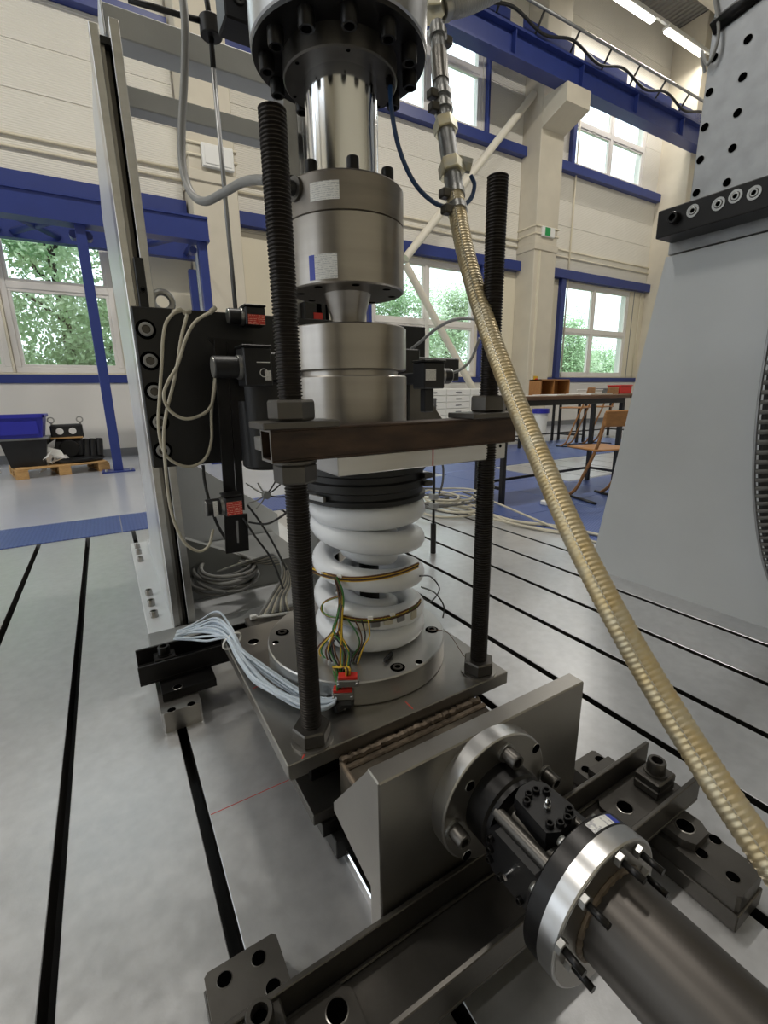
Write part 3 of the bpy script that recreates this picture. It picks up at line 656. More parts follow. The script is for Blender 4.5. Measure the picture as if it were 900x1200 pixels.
# top cross bars
B().box(.19, 1.2, 2.13, 2.23, 2.215, 2.305, .004).done('cross_bar', 'grey_paint', pf)
B().box(.222, 1.2, 2.14, 2.21, 2.02, 2.085, .004).done('cross_bar', 'grey_paint', pf)
B().box(.182, .19, 2.11, 2.24, 2.20, 2.315, .002).done('end_plate', 'silver_paint', pf)
B().box(.161, .192, 2.005, 2.05, 2.115, 2.135).done('slot_stop', 'black_paint', pf)
B().box(.78, .84, 2.05, 2.15, 1.3, 2.2, .004).done('side_bar', 'galv', pf)
# clamp shoe and crosshead
k = B().box(.168, .20, 1.985, 2.03, 1.325, 1.49, .003).done('slot_shoe', 'black_paint', pf); bolt((.186, 1.985, 1.385), (0, -1, 0), .011, .006, k)
cp = B().box(.137, 1.42, 1.965, 1.998, .745, 1.325, .004).done('crosshead_plate', 'black_paint', pf)
for (u, v) in [(171, 386), (176, 423), (181, 459), (187, 495), (191, 528)]:
    p = W(u, v, y=1.964); B().cyl(p+Vector((0, .004, 0)), p+Vector((0, -.001, 0)), .034, seg=28).done('counterbore', 'hole', cp); bolt(p+Vector((0, -.001, 0)), (0, -1, 0), .024, .012, cp, m='galv', rec='dark_steel')
B().cyl((.545, 1.80, .735), (.545, 1.80, 1.06), .105, seg=32, ch=.012).done('guide_drum', 'black_paint', pf)
B().box(.45, 1.42, 1.70, 1.965, 1.06, 1.16, .006).done('crosshead_arm', 'black_paint', pf)
p = W(497, 400, y=1.55)
B().box(.98, 1.06, 1.5, 1.53, .88, 1.17, .004).done('bracket_plate', 'black_paint', pf)
b = B(); b.prism([(1.0, 1.48, .895), (1.0, 1.48, 1.06), (1.03, 1.48, 1.06), (1.165, 1.48, .895)], (0, .02, 0)); b.done('bracket_gusset', 'dark_steel', pf)
ri = B(); pe = W(191, 357, y=2.02); ri.tube([pe+Vector((.034*math.cos(a), .016*math.sin(a)*.3, .034*math.sin(a)+.01)) for a in [i*math.pi/12 for i in range(24)]], .012, 10, True)
ri.done('lifting_eye', 'zinc', pf)
# ================================================================ SENSORS on the crosshead
def sensor(c, w, h, d, cyl_r, cyl_l, lab, label, side=-1, paper='red_label', parent=None):
    """wire displacement sensor: box housing, round end drum, cap and printed label"""
    t = thing('displacement_sensor', label, 'sensor', (c[0], c[1], c[2]-h/2), 'wire displacement sensors'); x, y, z = c
    B().box(x-w/2, x+w/2, y-d/2, y+d/2, z-h/2, z+h/2, .004).done('housing', 'black_paint', t)
    B().box(x-w/2-.003, x+w/2+.003, y-d/2-.004, y+d/2, z+h/2, z+h/2+.008, .002).done('cover', 'black_oxide', t)
    e = x+side*w/2
    B().cyl((e, y, z), (e+side*.012, y, z), cyl_r*1.12, seg=24).done('end_ring', 'zinc', t)
    dr = B().cyl((e+side*.012, y, z), (e+side*cyl_l, y, z), cyl_r, seg=24, ch=.002).done('drum', 'black_paint', t)
    B().cyl((e+side*cyl_l, y, z), (e+side*(cyl_l+.003), y, z), cyl_r*.93, seg=24).done('drum_cap', 'zinc', dr)
    if lab:
        x0, x1, z0, z1 = lab; B().box(x+x0, x+x1, y-d/2-.001, y-d/2, z+z0, z+z1).done('label_sticker', paper, t)
    return t
s1 = sensor((.475, 1.67, 1.105), .095, .125, .1, .036, .09, (.02, .042, -.045, -.012), 'black wire displacement sensor beside the left rod, with white printing', -1, 'paper')
B().ring((.492, 1.6185, 1.085), (0, -1, 0), .012, .0145, .0008, 20).done('printed_mark', 'white_plastic', s1)
B().box(.47, .515, 1.6185, 1.62, 1.118, 1.121).done('printed_line', 'white_plastic', s1)
s2 = sensor((.545, 1.88, 1.30), .075, .065, .08, .028, .055, (-.03, .034, -.03, .005), 'black displacement sensor with red label on top of the crosshead')
s3 = sensor((.355, 1.68, .628), .06, .07, .07, .03, .06, (-.026, .028, -.03, .018), 'black displacement sensor with red label low on the slotted bracket')
B().box(.285, .30, 1.648, 1.65, .60, .655).done('label_sticker', 'paper', s3)
sb2 = thing('sensor_bracket', 'long black slotted bracket strip hanging left of the rod', 'bracket', (.35, 1.74, .42))
b = B(); b.prism([W(251, 396, y=1.75), W(265, 398, y=1.75), W(278, 600, y=1.75), W(264, 600, y=1.75)], (0, .012, 0)); b.done('strip', 'black_oxide', sb2)
b = B(); b.prism([W(266, 402, y=1.75), W(290, 402, y=1.75), W(290, 470, y=1.75), W(279, 470, y=1.75), W(287, 598, y=1.75), W(279, 598, y=1.75)], (0, .012, 0)); b.done('strip', 'black_oxide', sb2)
tp = B(); tp.prism([W(263, 604, y=1.745), W(290, 602, y=1.745), W(292, 645, y=1.745), W(265, 649, y=1.745)], (0, .012, 0)); tpo = tp.done('slotted_plate', 'black_oxide', sb2)
b = B(); b.prism([W(276, 610, y=1.744), W(279, 610, y=1.744), W(280, 636, y=1.744), W(278, 636, y=1.744)], (0, -.001, 0)); b.done('slot', 'galv', tpo)
b = B(); b.prism([W(243, 395, y=1.77), W(296, 400, y=1.77), W(296, 412, y=1.77), W(270, 414, y=1.77), W(262, 420, y=1.77)], (0, .012, 0)); b.done('top_plate', 'black_oxide', sb2)
s4 = sensor((.968, 1.32, 1.066), .085, .085, .07, .026, .045, (-.038, .004, -.016, .02), 'black displacement sensor with white label right of the discs', 1, 'paper')
B().box(.965, .99, 1.35, 1.51, 1.04, 1.08, .003).done('mount_arm', 'black_paint', s4); B().box(.945, .985, 1.31, 1.34, .945, 1.025, .004).done('wire_guide', 'black_paint', s4)
s5 = thing('limit_switch', 'small switch with red tag behind the load cell neck', 'switch', W(370, 375, y=2.0)); q = W(370, 368, y=2.0)
B().box(q.x-.05, q.x+.05, 2.0, 2.05, q.z-.03, q.z+.05, .004).done('body', 'black_paint', s5); B().box(q.x-.01, q.x+.03, 1.995, 2.0, q.z-.025, q.z+.005).done('tag', 'red', s5)

# ================================================================ VALVE ROD / HANDWHEEL at top left
hw = thing('spindle', 'black star knob on a thin grey threaded spindle, upper left', 'spindle', (.49, 1.93, 1.33))
B().cyl(W(276, 362, y=1.93), W(250, 80, y=1.93), .008, seg=10).done('rod', 'galv', hw)
q = W(247, 34, y=1.93)
B().cyl(q+Vector((0, 0, -.025)), q+Vector((0, 0, .03)), .036, seg=20, ch=.004).done('knob', 'black_paint', hw)
B().cyl(W(250, 80, y=1.93), q, .009, seg=10).done('collar', 'black_oxide', hw)
for (u, v) in [(150, -6), (240, -30), (268, 12)]:
    B().cyl(q+Vector((0, 0, .015)), W(u, v, y=1.93)+Vector((0, .02, 0)), .009, seg=10).done('spoke', 'black_paint', hw)

# ================================================================ VERTICAL ACTUATOR AND LOAD TRAIN
AX, AY = .555, 1.095
def A(z): return Vector((AX, AY, z))
def on_cyl(u, v, cx, cy, r):                   # photo point -> point on a vertical cylinder
    d = ray(u, v); a = d.x**2+d.y**2; bq = -2*(d.x*(cx-CAM.x)+d.y*(cy-CAM.y)); cq = (cx-CAM.x)**2+(cy-CAM.y)**2-r*r
    q = max(0, bq*bq-4*a*cq); return CAM+d*((-bq-math.sqrt(q))/(2*a))
def curved(b, cx, cy, r, a0, a1, z0, z1, n=8):
    for i in range(n):
        p = a0+(a1-a0)*i/n; q = a0+(a1-a0)*(i+1)/n
        P = lambda t, z, rr: Vector((cx+rr*math.cos(t), cy+rr*math.sin(t), z))
        b.quad([P(p, z0, r), P(q, z0, r), P(q, z1, r), P(p, z1, r)])
    return b
def cyl_label(tl, br, r, name, m, parent, off=.0008, u0=0., u1=1.):
    p = on_cyl(*tl, AX, AY, r); q = on_cyl(*br, AX, AY, r); a0 = math.atan2(p.y-AY, p.x-AX); a1 = math.atan2(q.y-AY, q.x-AX)
    if a0 < 0: a0 += 2*math.pi
    if a1 < 0: a1 += 2*math.pi
    return curved(B(), AX, AY, r+off, a0+(a1-a0)*u0, a0+(a1-a0)*u1, q.z, p.z).done(name, m, parent, fix=False)
va = thing('vertical_actuator', 'large vertical hydraulic cylinder with polished piston rod and bolted flange', 'hydraulic cylinder', (AX, AY, 1.47))
B().lathe([(.186, 0), (.19, .004), (.19, .004), (.19, .75)], A(1.72), seg=64).done('barrel', 'bright_steel', va)
fl = B().lathe([(.12, 0), (.187, 0), (.187, .02), (.12, .02)], A(1.712), seg=64).done('flange_face', 'black_oxide', va)
B().lathe([(.084, 0), (.122, 0), (.125, .003), (.125, .003), (.125, .045)], A(1.672), seg=56).done('gland', 'dark_steel', va)
for i in range(12):
    a = 2*math.pi*(i+.35)/12; bolt((AX+.158*math.cos(a), AY+.158*math.sin(a), 1.712), (0, 0, -1), .0165, .03, fl)
for i in range(6):
    a = 2*math.pi*(i+.2)/6; hole((AX+.113*math.cos(a), AY+.113*math.sin(a), 1.672), (0, 0, -1), .004, fl, name='vent_hole', rim='black_oxide')
B().cyl(A(1.46), A(1.69), .081, seg=64).done('piston_rod', 'chrome', va)
q = D(276, 8, 1.12); kb = B().box(q.x-.035, q.x+.07, q.y-.03, q.y+.05, q.z-.045, q.z+.2, .004).done('side_block', 'black_oxide', va); bolt((q.x-.0, q.y-.03, q.z-.0), (0, -1, 0), .014, .006, kb, m='dark_steel')
lc = thing('load_cell', 'round steel load cell with white and blue labels under the piston', 'load cell', A(1.166))
cap = B().lathe([(.134, 0), (.138, .002), (.138, .002), (.138, .072), (.138, .072), (.133, .077)], A(1.384), seg=64).done('cap', 'cap_steel', lc)
B().lathe([(.134, 0), (.138, .003), (.138, .003), (.138, .137), (.138, .137), (.136, .139)], A(1.245), seg=64).done('body', 'turned', lc)
B().lathe([(.038, 0), (.043, .03), (.058, .08)], A(1.166), seg=48).done('neck', 'turned', lc)
for i in range(8):
    a = 2*math.pi*(i+.62)/8; bolt((AX+.118*math.cos(a), AY+.118*math.sin(a), 1.461), (0, 0, 1), .0135, .026, cap)
    hole((AX+.112*math.cos(a), AY+.112*math.sin(a), 1.245), (0, 0, -1), .009, cap, rim='dark_steel')
cyl_label((363, 215), (398, 233), .138, 'label_sticker', 'paper', lc)
cyl_label((362, 300), (396, 326), .138, 'label_sticker', 'paper', lc, u0=.22)
cyl_label((362, 300), (396, 326), .138, 'label_stripe', 'label_blue', lc, u1=.22)
p = on_cyl(346, 222, AX, AY, .138); nrm = Vector((p.x-AX, p.y-AY, 0)).normalized(); dp = (nrm+Vector((-.35, .1, .12))).normalized()
po = B().cyl(p-nrm*.004, p+nrm*.006, .024, seg=24).done('port_boss', 'dark_steel', lc); B().cyl(p, p+dp*.07, .0145, seg=16, ch=.002).done('plug', 'black_paint', po)
ld1 = tag(B().lathe([(.139, 0), (.143, .003), (.143, .003), (.143, .098), (.143, .098), (.139, .101), (0, .101)], A(1.064), seg=64).done('load_disc', 'turned'), 'thick turned steel disc directly under the load cell neck', 'disc')
ld2 = tag(B().lathe([(.14, 0), (.144, .003), (.144, .003), (.144, .155), (.144, .155), (.141, .158), (.122, .158), (.122, .170), (0, .170)], A(.894), seg=64).done('load_disc', 'turned'), 'thick turned steel disc resting on the plate behind the crossbeam', 'disc')
# ---------------------------------------------------------------- crossbeam, pressure plate, rods
xb = thing('crossbeam', 'rusty square steel tube crossbeam clamped between two threaded rods', 'beam', (.535, .817, .893))
b = B(); x0, x1, y0, y1, z0, z1, t = .242, .832, .787, .847, .894, .953, .005
b.box(x0, x1, y0, y1, z1-t, z1, .001); b.box(x0, x1, y0, y1, z0, z0+t, .001); b.box(x0, x1, y0, y0+t, z0+t, z1-t); b.box(x0, x1, y1-t, y1, z0+t, z1-t); b.done('square_tube', 'rust_steel', xb)
for (xx, s) in ((x0, -1), (x1, 1)):
    b = B()
    e0, e1 = (xx-.0006, xx) if s < 0 else (xx, xx+.0006)
    b.box(e0, e1, y0, y1, z1-t, z1); b.box(e0, e1, y0, y1, z0, z0+t); b.box(e0, e1, y0, y0+t, z0+t, z1-t); b.box(e0, e1, y1-t, y1, z0+t, z1-t)
    b.done('saw_cut', 'plate_steel', xb)
B().box(.226, .368, .772, .862, .953, .965, .0015).done('washer_plate', 'dark_steel', xb)
B().box(.688, .838, .772, .862, .953, .965, .0015).done('washer_plate', 'dark_steel', xb)
B().cyl((.293, .817, .889), (.293, .817, .894), .042, seg=32).done('washer', 'dark_steel', xb)
pp = thing('pressure_plate', 'flat machined steel plate under the crossbeam above the spring', 'plate', (.59, 1.09, .855))
B().box(.374, .818, .802, 1.38, .855, .893, .002).done('plate', 'machined', pp)
b = B(); b.box(.60, .6025, .8012, .802, .856, .893); b.done('red_mark', 'red', pp)
b = B(); b.cyl((.80, .802, .885), (.80, .8012, .885), .004, seg=12); b.done('pin_hole', 'hole', pp)
def rod(x, label):
    t = thing('threaded_rod', label, 'threaded rod', (x, .817, .28), 'threaded rods of the crossbeam')
    prof = [(.018, 0)]; z = 0; L = 1.165; n = 194; pt = L/n
    for i in range(n): prof += [(.0195, i*pt+.15*pt), (.0222, i*pt+.42*pt), (.0222, i*pt+.6*pt), (.0195, i*pt+.87*pt)]
    prof += [(.018, L), (0, L)]
    B().lathe(prof, (x, .817, .279), seg=24).done('thread', 'thread', t)
    hexnut((x, .817, .285), (0, 0, 1), .042, .034, t); B().cyl((x, .817, .28), (x, .817, .285), .046, seg=32).done('washer', 'plate_steel', t)
    hexnut((x, .817, .966), (0, 0, 1), .042, .036, t, ph=.12); hexnut((x, .817, .852), (0, 0, 1), .040, .036, t, ph=.1) if x < .5 else None
    return t
rod(.293, 'black threaded rod on the left with hexagon nuts, nearer the cable loops'); rod(.772, 'black threaded rod on the right with hexagon nuts, behind the golden hose')
# ---------------------------------------------------------------- spring
SX, SY = .582, 1.07
us = thing('spring_cap', 'black ribbed ring clamped on top of the white spring', 'ring', (SX, 1.08, .745))
B().lathe([(.15, 0), (.162, .0), (.163, .012), (.156, .016), (.156, .03), (.165, .034), (.165, .052), (.157, .056), (.157, .07), (.163, .074), (.163, .104), (.15, .108)], (SX, 1.08, .745), seg=64).done('body', 'black_rubber', us)
p = on_cyl(372, 588, SX, 1.08, .166); a0 = math.atan2(p.y-1.08, p.x-SX)
B().box(p.x-.028, p.x+.028, p.y-.004, p.y+.004, .757, .771, .001, Matrix.Rotation(a0+math.pi/2, 3, 'Z')).done('clip', 'zinc', us)
for v in (557, 566):
    p = on_cyl(497, v, SX, 1.08, .168); B().box(p.x-.005, p.x+.02, p.y-.012, p.y+.012, p.z-.007, p.z+.006, .002).done('clamp_screw', 'dark_steel', us)
def helix(R, wr, zs, ph, n=10):
    """winding from the top: zs = heights at successive half turns, front strands nearly level"""
    keys = []
    for a, c in zip(zs, zs[1:]): keys += [a, (a+c)/2]
    keys.append(zs[-1]); pts = []
    zc = smoothpath([Vector((0, 0, z)) for z in keys], n)
    for i, z in enumerate(zc):
        a = ph+i/n*math.pi/2; pts.append(Vector((SX+R*math.cos(a), SY+R*math.sin(a), z.z)))
    return pts
sp = thing('coil_spring', 'thick white coated coil spring between black ring and base disc', 'spring', (SX, SY, .345))
H = helix(.127, .036, [.717, .716, .710, .676, .626, .574, .525, .470, .422, .386, .3755, .375], math.radians(-28.6))
B().tube(H, .0298, 20).done('outer_coil', 'spring_white', sp)
Hi = helix(.062, .02, [.73, .72, .69, .66, .62, .59, .55, .52, .48, .45, .41, .385, .37, .367], 1.0)
B().tube(Hi, .02, 12).done('inner_coil', 'spring_white', sp)
B().lathe([(.02, 0), (.028, 0), (.028, .36), (.02, .36)], (SX, SY, .36), seg=24).done('guide_core', 'black_rubber', sp)
# ---------------------------------------------------------------- base disc
DX, DY, DR = .545, 1.085, .252
bd = thing('base_disc', 'round machined steel base disc with bolt holes under the spring', 'disc', (DX, DY, .28))
B().lathe([(DR-.003, 0), (DR, .003), (DR, .003), (DR, .062), (DR, .062), (DR-.003, .065)], (DX, DY, .28), seg=80).done('plate', 'machined', bd)
for (u, v) in [(466, 782), (506, 738), (331, 741)]:
    p = W(u, v, z=.3452); B().cyl(p, p+Vector((0, 0, .0006)), .019, seg=24).done('counterbore', 'hole', bd); bolt(p, (0, 0, 1), .0125, .003, bd, m='dark_steel')
for (u, v) in [(491, 776), (323, 753)]: hole(W(u, v, z=.3452), (0, 0, 1), .0095, bd)
# ---------------------------------------------------------------- carriage with vertical push plate
ca = thing('sliding_carriage', 'steel sliding carriage with flat base plate and upright push plate', 'carriage', (.53, .95, 0))
bp_ = B().box(.221, .838, .772, 1.4, .244, .28, .002).done('base_plate', 'plate_steel', ca)
hole(W(297, 752, z=.2802), (0, 0, 1), .016, bp_, rim='plate_steel')
b = B()
for (u0, v0, u1, v1) in [(354, 889, 359, 880), (475, 822, 484, 831), (296, 807, 305, 803)]:
    p = W(u0, v0, z=.2803); q = W(u1, v1, z=.2803); d = (q-p).normalized(); s = Vector((-d.y, d.x, 0))*.0014; b.quad([p-s, q-s, q+s, p+s])
b.done('red_mark', 'red_line', bp_)
for (x0, x1, y0, z0, z1) in [(.262, .80, .80, .216, .244), (.30, .77, .86, .125, .216)]: B().box(x0, x1, y0, 1.38, z0, z1, .002).done('spacer', 'black_oxide', ca)
B().box(.232, .275, .80, 1.38, .212, .244, .002).done('side_strip', 'plate_steel', ca)
B().box(.268, .82, .772, 1.38, .098, .126, .002).done('carriage_plate', 'dark_steel', ca)
B().box(.285, .35, .765, 1.38, .062, .098, .002).done('bearing_block', 'black_oxide', ca); B().box(.70, .78, .765, 1.38, .062, .098, .002).done('bearing_block', 'black_oxide', ca)
B().box(.305, .37, .742, .9, .012, .062, .002).done('wiper', 'black_rubber', ca); B().box(.70, .77, .742, .9, .012, .062, .002).done('wiper', 'black_rubber', ca)
vp = B().box(.283, .776, .507, .545, .03, .428, .0025).done('push_plate', 'plate_steel', ca)
for x in (.2845, .755):
    b = B(); b.prism([(x, .545, .422), (x, .545, .18), (x, .56, .18), (x, .694, .205), (x, .694, .225)], (.02, 0, 0)); b.done('rib', 'plate_steel', ca)
b = B(); b.prism([(.335, .772, .240), (.335, .69, .238), (.335, .545, .20), (.335, .545, .12), (.335, .772, .13)], (.39, 0, 0)); b.done('welded_wedge', 'wedge_steel', ca)
B().box(.33, .73, .735, .75, .236, .2445, .003).done('weld_flat', 'weld', ca)
r2 = random.Random(5); wp = [Vector((.335+.39*i/60, .762, .243))+Vector((0, r2.uniform(-.002, .002), r2.uniform(-.0015, .0015))) for i in range(61)]
B().tube(wp, .006, 8, rf=lambda i, n: .0095+.0014*math.sin(i*1.9)).done('weld_bead', 'weld', ca)
B().tube([(.335, .762, .241), (.335, .69, .238), (.335, .55, .202)], .006, 8).done('weld_bead', 'weld', ca)
gr = thing('guide_rail', 'polished linear guide rail on the bed under the carriage, left', 'rail', (.335, .9, 0)); B().box(.325, .347, .548, 1.4, 0, .03, .003).done('rail', 'chrome', gr)
gr2 = thing('guide_rail', 'polished linear guide rail on the bed under the carriage, right', 'rail', (.735, .9, 0)); B().box(.725, .747, .548, 1.4, 0, .03, .003).done('rail', 'chrome', gr2)

# ================================================================ HORIZONTAL ACTUATOR
HX, HZ = .506, .311
ha = thing('horizontal_actuator', 'horizontal actuator with flange, universal joint and big dark pipe in the foreground', 'actuator', (HX, .3, HZ-.14))
def Hp(y, dx=0, dz=0): return Vector((HX+dx, y, HZ+dz))
mf = B().lathe([(.121, 0), (.121, .029), (.119, .031), (0, .031)], Hp(.507), (0, -1, 0), 80).done('mounting_flange', 'bright_steel', ha)
B().lathe([(.07, 0), (.1175, 0), (.1175, .001), (.07, .001)], Hp(.4765), (0, -1, 0), 72).done('flange_face', 'plate_steel', mf)
for (u, v) in [(599, 886), (644, 911), (538, 976)]:
    p = W(u-7, v-5, y=.4755); B().cyl(p, p+Vector((0, -.005, 0)), .0175, seg=24).done('washer', 'zinc', mf); bolt(p+Vector((0, -.005, 0)), (0, -1, 0), .0135, .026, mf, m='dark_steel')
for (u, v) in [(628, 877), (551, 921), (547, 1002)]: hole(W(u, v, y=.4754), (0, -1, 0), .0095, mf, rim='bright_steel')
B().lathe([(.071, 0), (.071, .038), (.066, .042), (.066, .05), (0, .05)], Hp(.4758), (0, -1, 0), 56).done('collar', 'black_oxide', ha)
B().cyl(Hp(.43), Hp(.303), .038, seg=32).done('joint_core', 'dark_steel', ha)
zt = HZ+.066
def capblock(name, poly, z0, z1):
    b = B(); b.prism([(W(u, v, z=zt).x, W(u, v, z=zt).y, z0) for u, v in poly], (0, 0, z1-z0)); return b.done(name, 'black_paint', ha)
CPOLY = [(603, 934), (609, 922), (624, 914), (640, 918), (672, 944), (675, 956), (657, 975), (640, 976)]
tb = capblock('bearing_cap', CPOLY, zt-.02, zt)
capblock('bearing_cap', [(605, 934), (610, 924), (624, 917), (640, 920), (670, 944), (672, 955), (656, 973), (641, 974)], zt-.062, zt-.022)
for (u, v) in [(628, 927), (640, 928), (619.5, 932), (617, 940), (667, 950), (665, 960), (656.5, 966), (644, 967)]: bolt(W(u, v+1.5, z=zt), (0, 0, 1), .0062, .008, tb)
q = W(641, 947, z=zt); ni = B().hexa(q, q+Vector((0, 0, .005)), .006).done('grease_nipple', 'zinc', tb); B().lathe([(.0035, 0), (.0035, .007), (.005, .009), (.0025, .014)], q+Vector((0, 0, .005)), seg=12).done('nipple_tip', 'chrome', ni)
for s in (-1, 1):
    xs = HX+s*.07
    b = B(); yy = [(.315, -.035), (.335, -.05), (.41, -.05), (.425, -.035), (.425, .02), (.41, .03), (.33, .03), (.315, .02)]
    b.prism([(xs, y, HZ+z) for y, z in yy], (-s*.024, 0, 0)); o = b.done('bearing_cap', 'black_paint', ha)
    for (dy, dz) in [(.325, -.03), (.325, -.01), (.325, .01), (.415, -.03), (.415, -.01), (.415, .012), (.35, -.04), (.39, -.04)]: bolt((xs, dy, HZ+dz), (s, 0, 0), .006, .007, o)
    B().lathe([(.006, 0), (.004, .01), (.005, .016)], (xs, .37, HZ-.008), (s, 0, 0), 12).done('grease_nipple', 'chrome', o)
    B().box(min(xs-s*.024, xs-s*.05), max(xs-s*.024, xs-s*.05), .33, .42, HZ-.025, HZ+.025, .006).done('yoke_arm', 'black_paint', ha)
    B().cyl(Hp(.43, s*.045, .034), Hp(.303, s*.045, .034), .011, seg=16).done('tie_bolt', 'dark_steel', ha)
# rear flange pair
HX2, HZ2, FR = .491, .323, .108
def Kp(y, dx=0, dz=0): return Vector((HX2+dx, y, HZ2+dz))
bf = B().lathe([(.104, 0), (FR, .003), (FR, .0255)], Kp(.3035), (0, -1, 0), 80).done('black_flange', 'black_oxide', ha)
sf = B().lathe([(FR, 0), (FR, .0235), (FR-.002, .0255), (0, .0255)], Kp(.278), (0, -1, 0), 80).done('steel_flange', 'bright_steel', ha)
B().lathe([(.06, 0), (FR-.004, 0), (FR-.004, .0008), (.06, .0008)], Kp(.2525), (0, -1, 0), 64).done('flange_face', 'plate_steel', sf)
for i, (u, v) in enumerate([(746, 996), (724, 1005), (752, 1023), (683, 1054), (655, 1106), (666, 1125)]):
    p = W(u, v, y=.2505); o = hexnut(p+Vector((0, .001, 0)), (0, -1, 0), .0095, .009, sf, m='zinc'); B().cyl(p+Vector((0, -.008, 0)), p+Vector((0, -.036, 0)), .0047, seg=10).done('stud', 'black_oxide', o)
for i in range(8):
    a = math.radians(20+45*i); B().cyl(Kp(.3035, .09*math.cos(a), .09*math.sin(a)), Kp(.312, .09*math.cos(a), .09*math.sin(a)), .0075, seg=10).done('bolt_head', 'zinc', bf)
def ylab(a0, a1, ya, yb_, m, name):
    b = B(); r = FR+.0005; n = 8
    for i in range(n):
        p = a0+(a1-a0)*i/n; q = a0+(a1-a0)*(i+1)/n
        P = lambda t, y: Vector((HX2+r*math.cos(t), y, HZ2+r*math.sin(t)))
        b.quad([P(p, ya), P(q, ya), P(q, yb_), P(p, yb_)])
    return b.done(name, m, ha, fix=False)
ylab(math.radians(66), math.radians(91), .281, .297, 'paper', 'label_sticker'); ylab(math.radians(58), math.radians(66), .281, .297, 'label_blue', 'label_stripe')
PR = .0635; PX, PZ = .495, .323
B().cyl((PX, .2525, PZ), (PX, -.6, PZ), PR, seg=64).done('pipe', 'pipe_steel', ha)
wpts = [Vector((PX+(PR+.001)*math.cos(t), .2505, PZ+(PR+.001)*math.sin(t))) for t in [i*2*math.pi/72 for i in range(72)]]
B().tube(wpts, .005, 8, True, rf=lambda i, n: .005+.001*math.sin(i*2.3)).done('weld_bead', 'weld', ha)

# ================================================================ CHANNEL BEAMS AND T-SLOT BLOCKS
def channel(x0, x1, y0, y1, z0, z1, label, m):
    t = thing('channel_beam', label, 'channel beam', ((x0+x1)/2, (y0+y1)/2, z0))
    B().box(x0, x1, y0, y1, z0, z0+.008, .001).done('web', m, t)
    for (a, c) in ((y0, y0+.009), (y1-.009, y1)): B().box(x0, x1, a, c, z0+.008, z1, .0015).done('flange', m, t)
    for (a, c) in ((y0+.009, y0+.016), (y1-.016, y1-.009)): B().box(x0, x1, a, c, z0+.008, z0+.014, .002).done('fillet', m, t)
    return t
channel(-.02, 1.04, .372, .500, .1, .168, 'dark steel channel beam lying across the front of push plate', 'dark_steel')
channel(-.02, .62, 1.53, 1.66, .1, .168, 'black steel channel beam clamped behind the base plate, left', 'black_oxide')
def tblock(x0, x1, y0, y1, label, holes, m='dark_steel', h=.08, step=True):
    t = thing('clamp_block', label, 'clamp block', ((x0+x1)/2, (y0+y1)/2, 0))
    c = .006
    if step:
        B().box(x0-.004, x1+.002, y0-.004, y1+.004, 0, h*.5, .002).done('lower_block', m, t)
        b = B(); b.prism([(x0+c, y0, h*.5), (x1-c, y0, h*.5), (x1, y0+c, h*.5), (x1, y1-c, h*.5), (x1-c, y1, h*.5), (x0+c, y1, h*.5), (x0, y1-c, h*.5), (x0, y0+c, h*.5)], (0, 0, h*.5)); b.done('upper_block', m, t)
    else:
        b = B(); b.prism([(x0+c, y0, 0), (x1-c, y0, 0), (x1, y0+c, 0), (x1, y1, 0), (x0, y1, 0), (x0, y0+c, 0)], (0, 0, h)); b.done('block', m, t)
    for (u, v) in holes: hole(W(u, v, z=h+.0003), (0, 0, 1), .0115, t, rim='dark_steel')
    return t
tblock(.90, .998, .226, .606, 'long stepped clamp block on the bed at right, under channel end', [(884, 1010), (859, 1028), (822, 1000), (838, 984), (687, 902), (703, 890)])
tblock(.012, .134, .2, .632, 'stepped clamp block on the bed at bottom left', [(263, 1148), (303, 1123), (320, 1157)])
tblock(.024, .14, 1.392, 1.76, 'low clamp block on the bed left of the base plate', [(201, 832), (224, 825), (222, 811)], 'plate_steel', .07, False)
def strap(pts, z0, z1, label, hole_px, hr, m='dark_steel'):
    t = thing('clamp_strap', label, 'clamp plate', (sum(p[0] for p in pts)/len(pts), sum(p[1] for p in pts)/len(pts), z0))
    b = B(); b.prism([(x, y, z0) for x, y in pts], (0, 0, z1-z0)); b.done('plate', m, t)
    if hole_px: hole(W(*hole_px, z=z1+.0002), (0, 0, 1), hr, t, rim='plate_steel')
    return t
strap([(.912, .34), (.925, .318), (.975, .318), (.99, .34), (.99, .56), (.912, .56)], .081, .0995, 'dark strap plate with hole under the channel, right end', (803, 968), .017)
strap([(.82, .40), (.835, .386), (1.0, .386), (1.0, .482), (.835, .482), (.82, .468)], .1085, .12, 'dark strap plate with hole inside the channel, right end', (732, 946), .016)
strap([(.06, .386), (.19, .386), (.205, .40), (.205, .468), (.19, .482), (.06, .482)], .1085, .12, 'dark strap plate with hole inside the channel, left end', (395, 1185), .016)
strap([(.036, 1.452), (.2, 1.452), (.2, 1.72), (.036, 1.72)], .071, .0995, 'black packing plate under the rear channel beam', (208, 805), .013, 'black_oxide')
def stack(u, v, zb, label, m='dark_steel', s=.034):
    c = W(u, v, z=zb+.055); t = thing('clamp_bolt', label, 'clamp bolt', (c.x, c.y, zb))
    B().box(c.x-s, c.x+s, c.y-s*.85, c.y+s*.85, zb, zb+.02, .003).done('square_washer', m, t); B().box(c.x-s, c.x+s, c.y-s*.85, c.y+s*.85, zb+.0205, zb+.04, .003).done('square_washer', m, t)
    B().cyl((c.x, c.y, zb+.04), (c.x, c.y, zb+.044), .024, seg=24).done('washer', m, t); bolt((c.x, c.y, zb+.044), (0, 0, 1), .0195, .028, t, m=m)
stack(769, 898, .1205, 'socket clamp bolt on square washers at the right channel end')
stack(305, 1197, .1205, 'socket clamp bolt on square washers at bottom left channel end')
stack(192, 762, .1085, 'socket clamp bolt on square washers on the rear black channel', 'black_oxide')

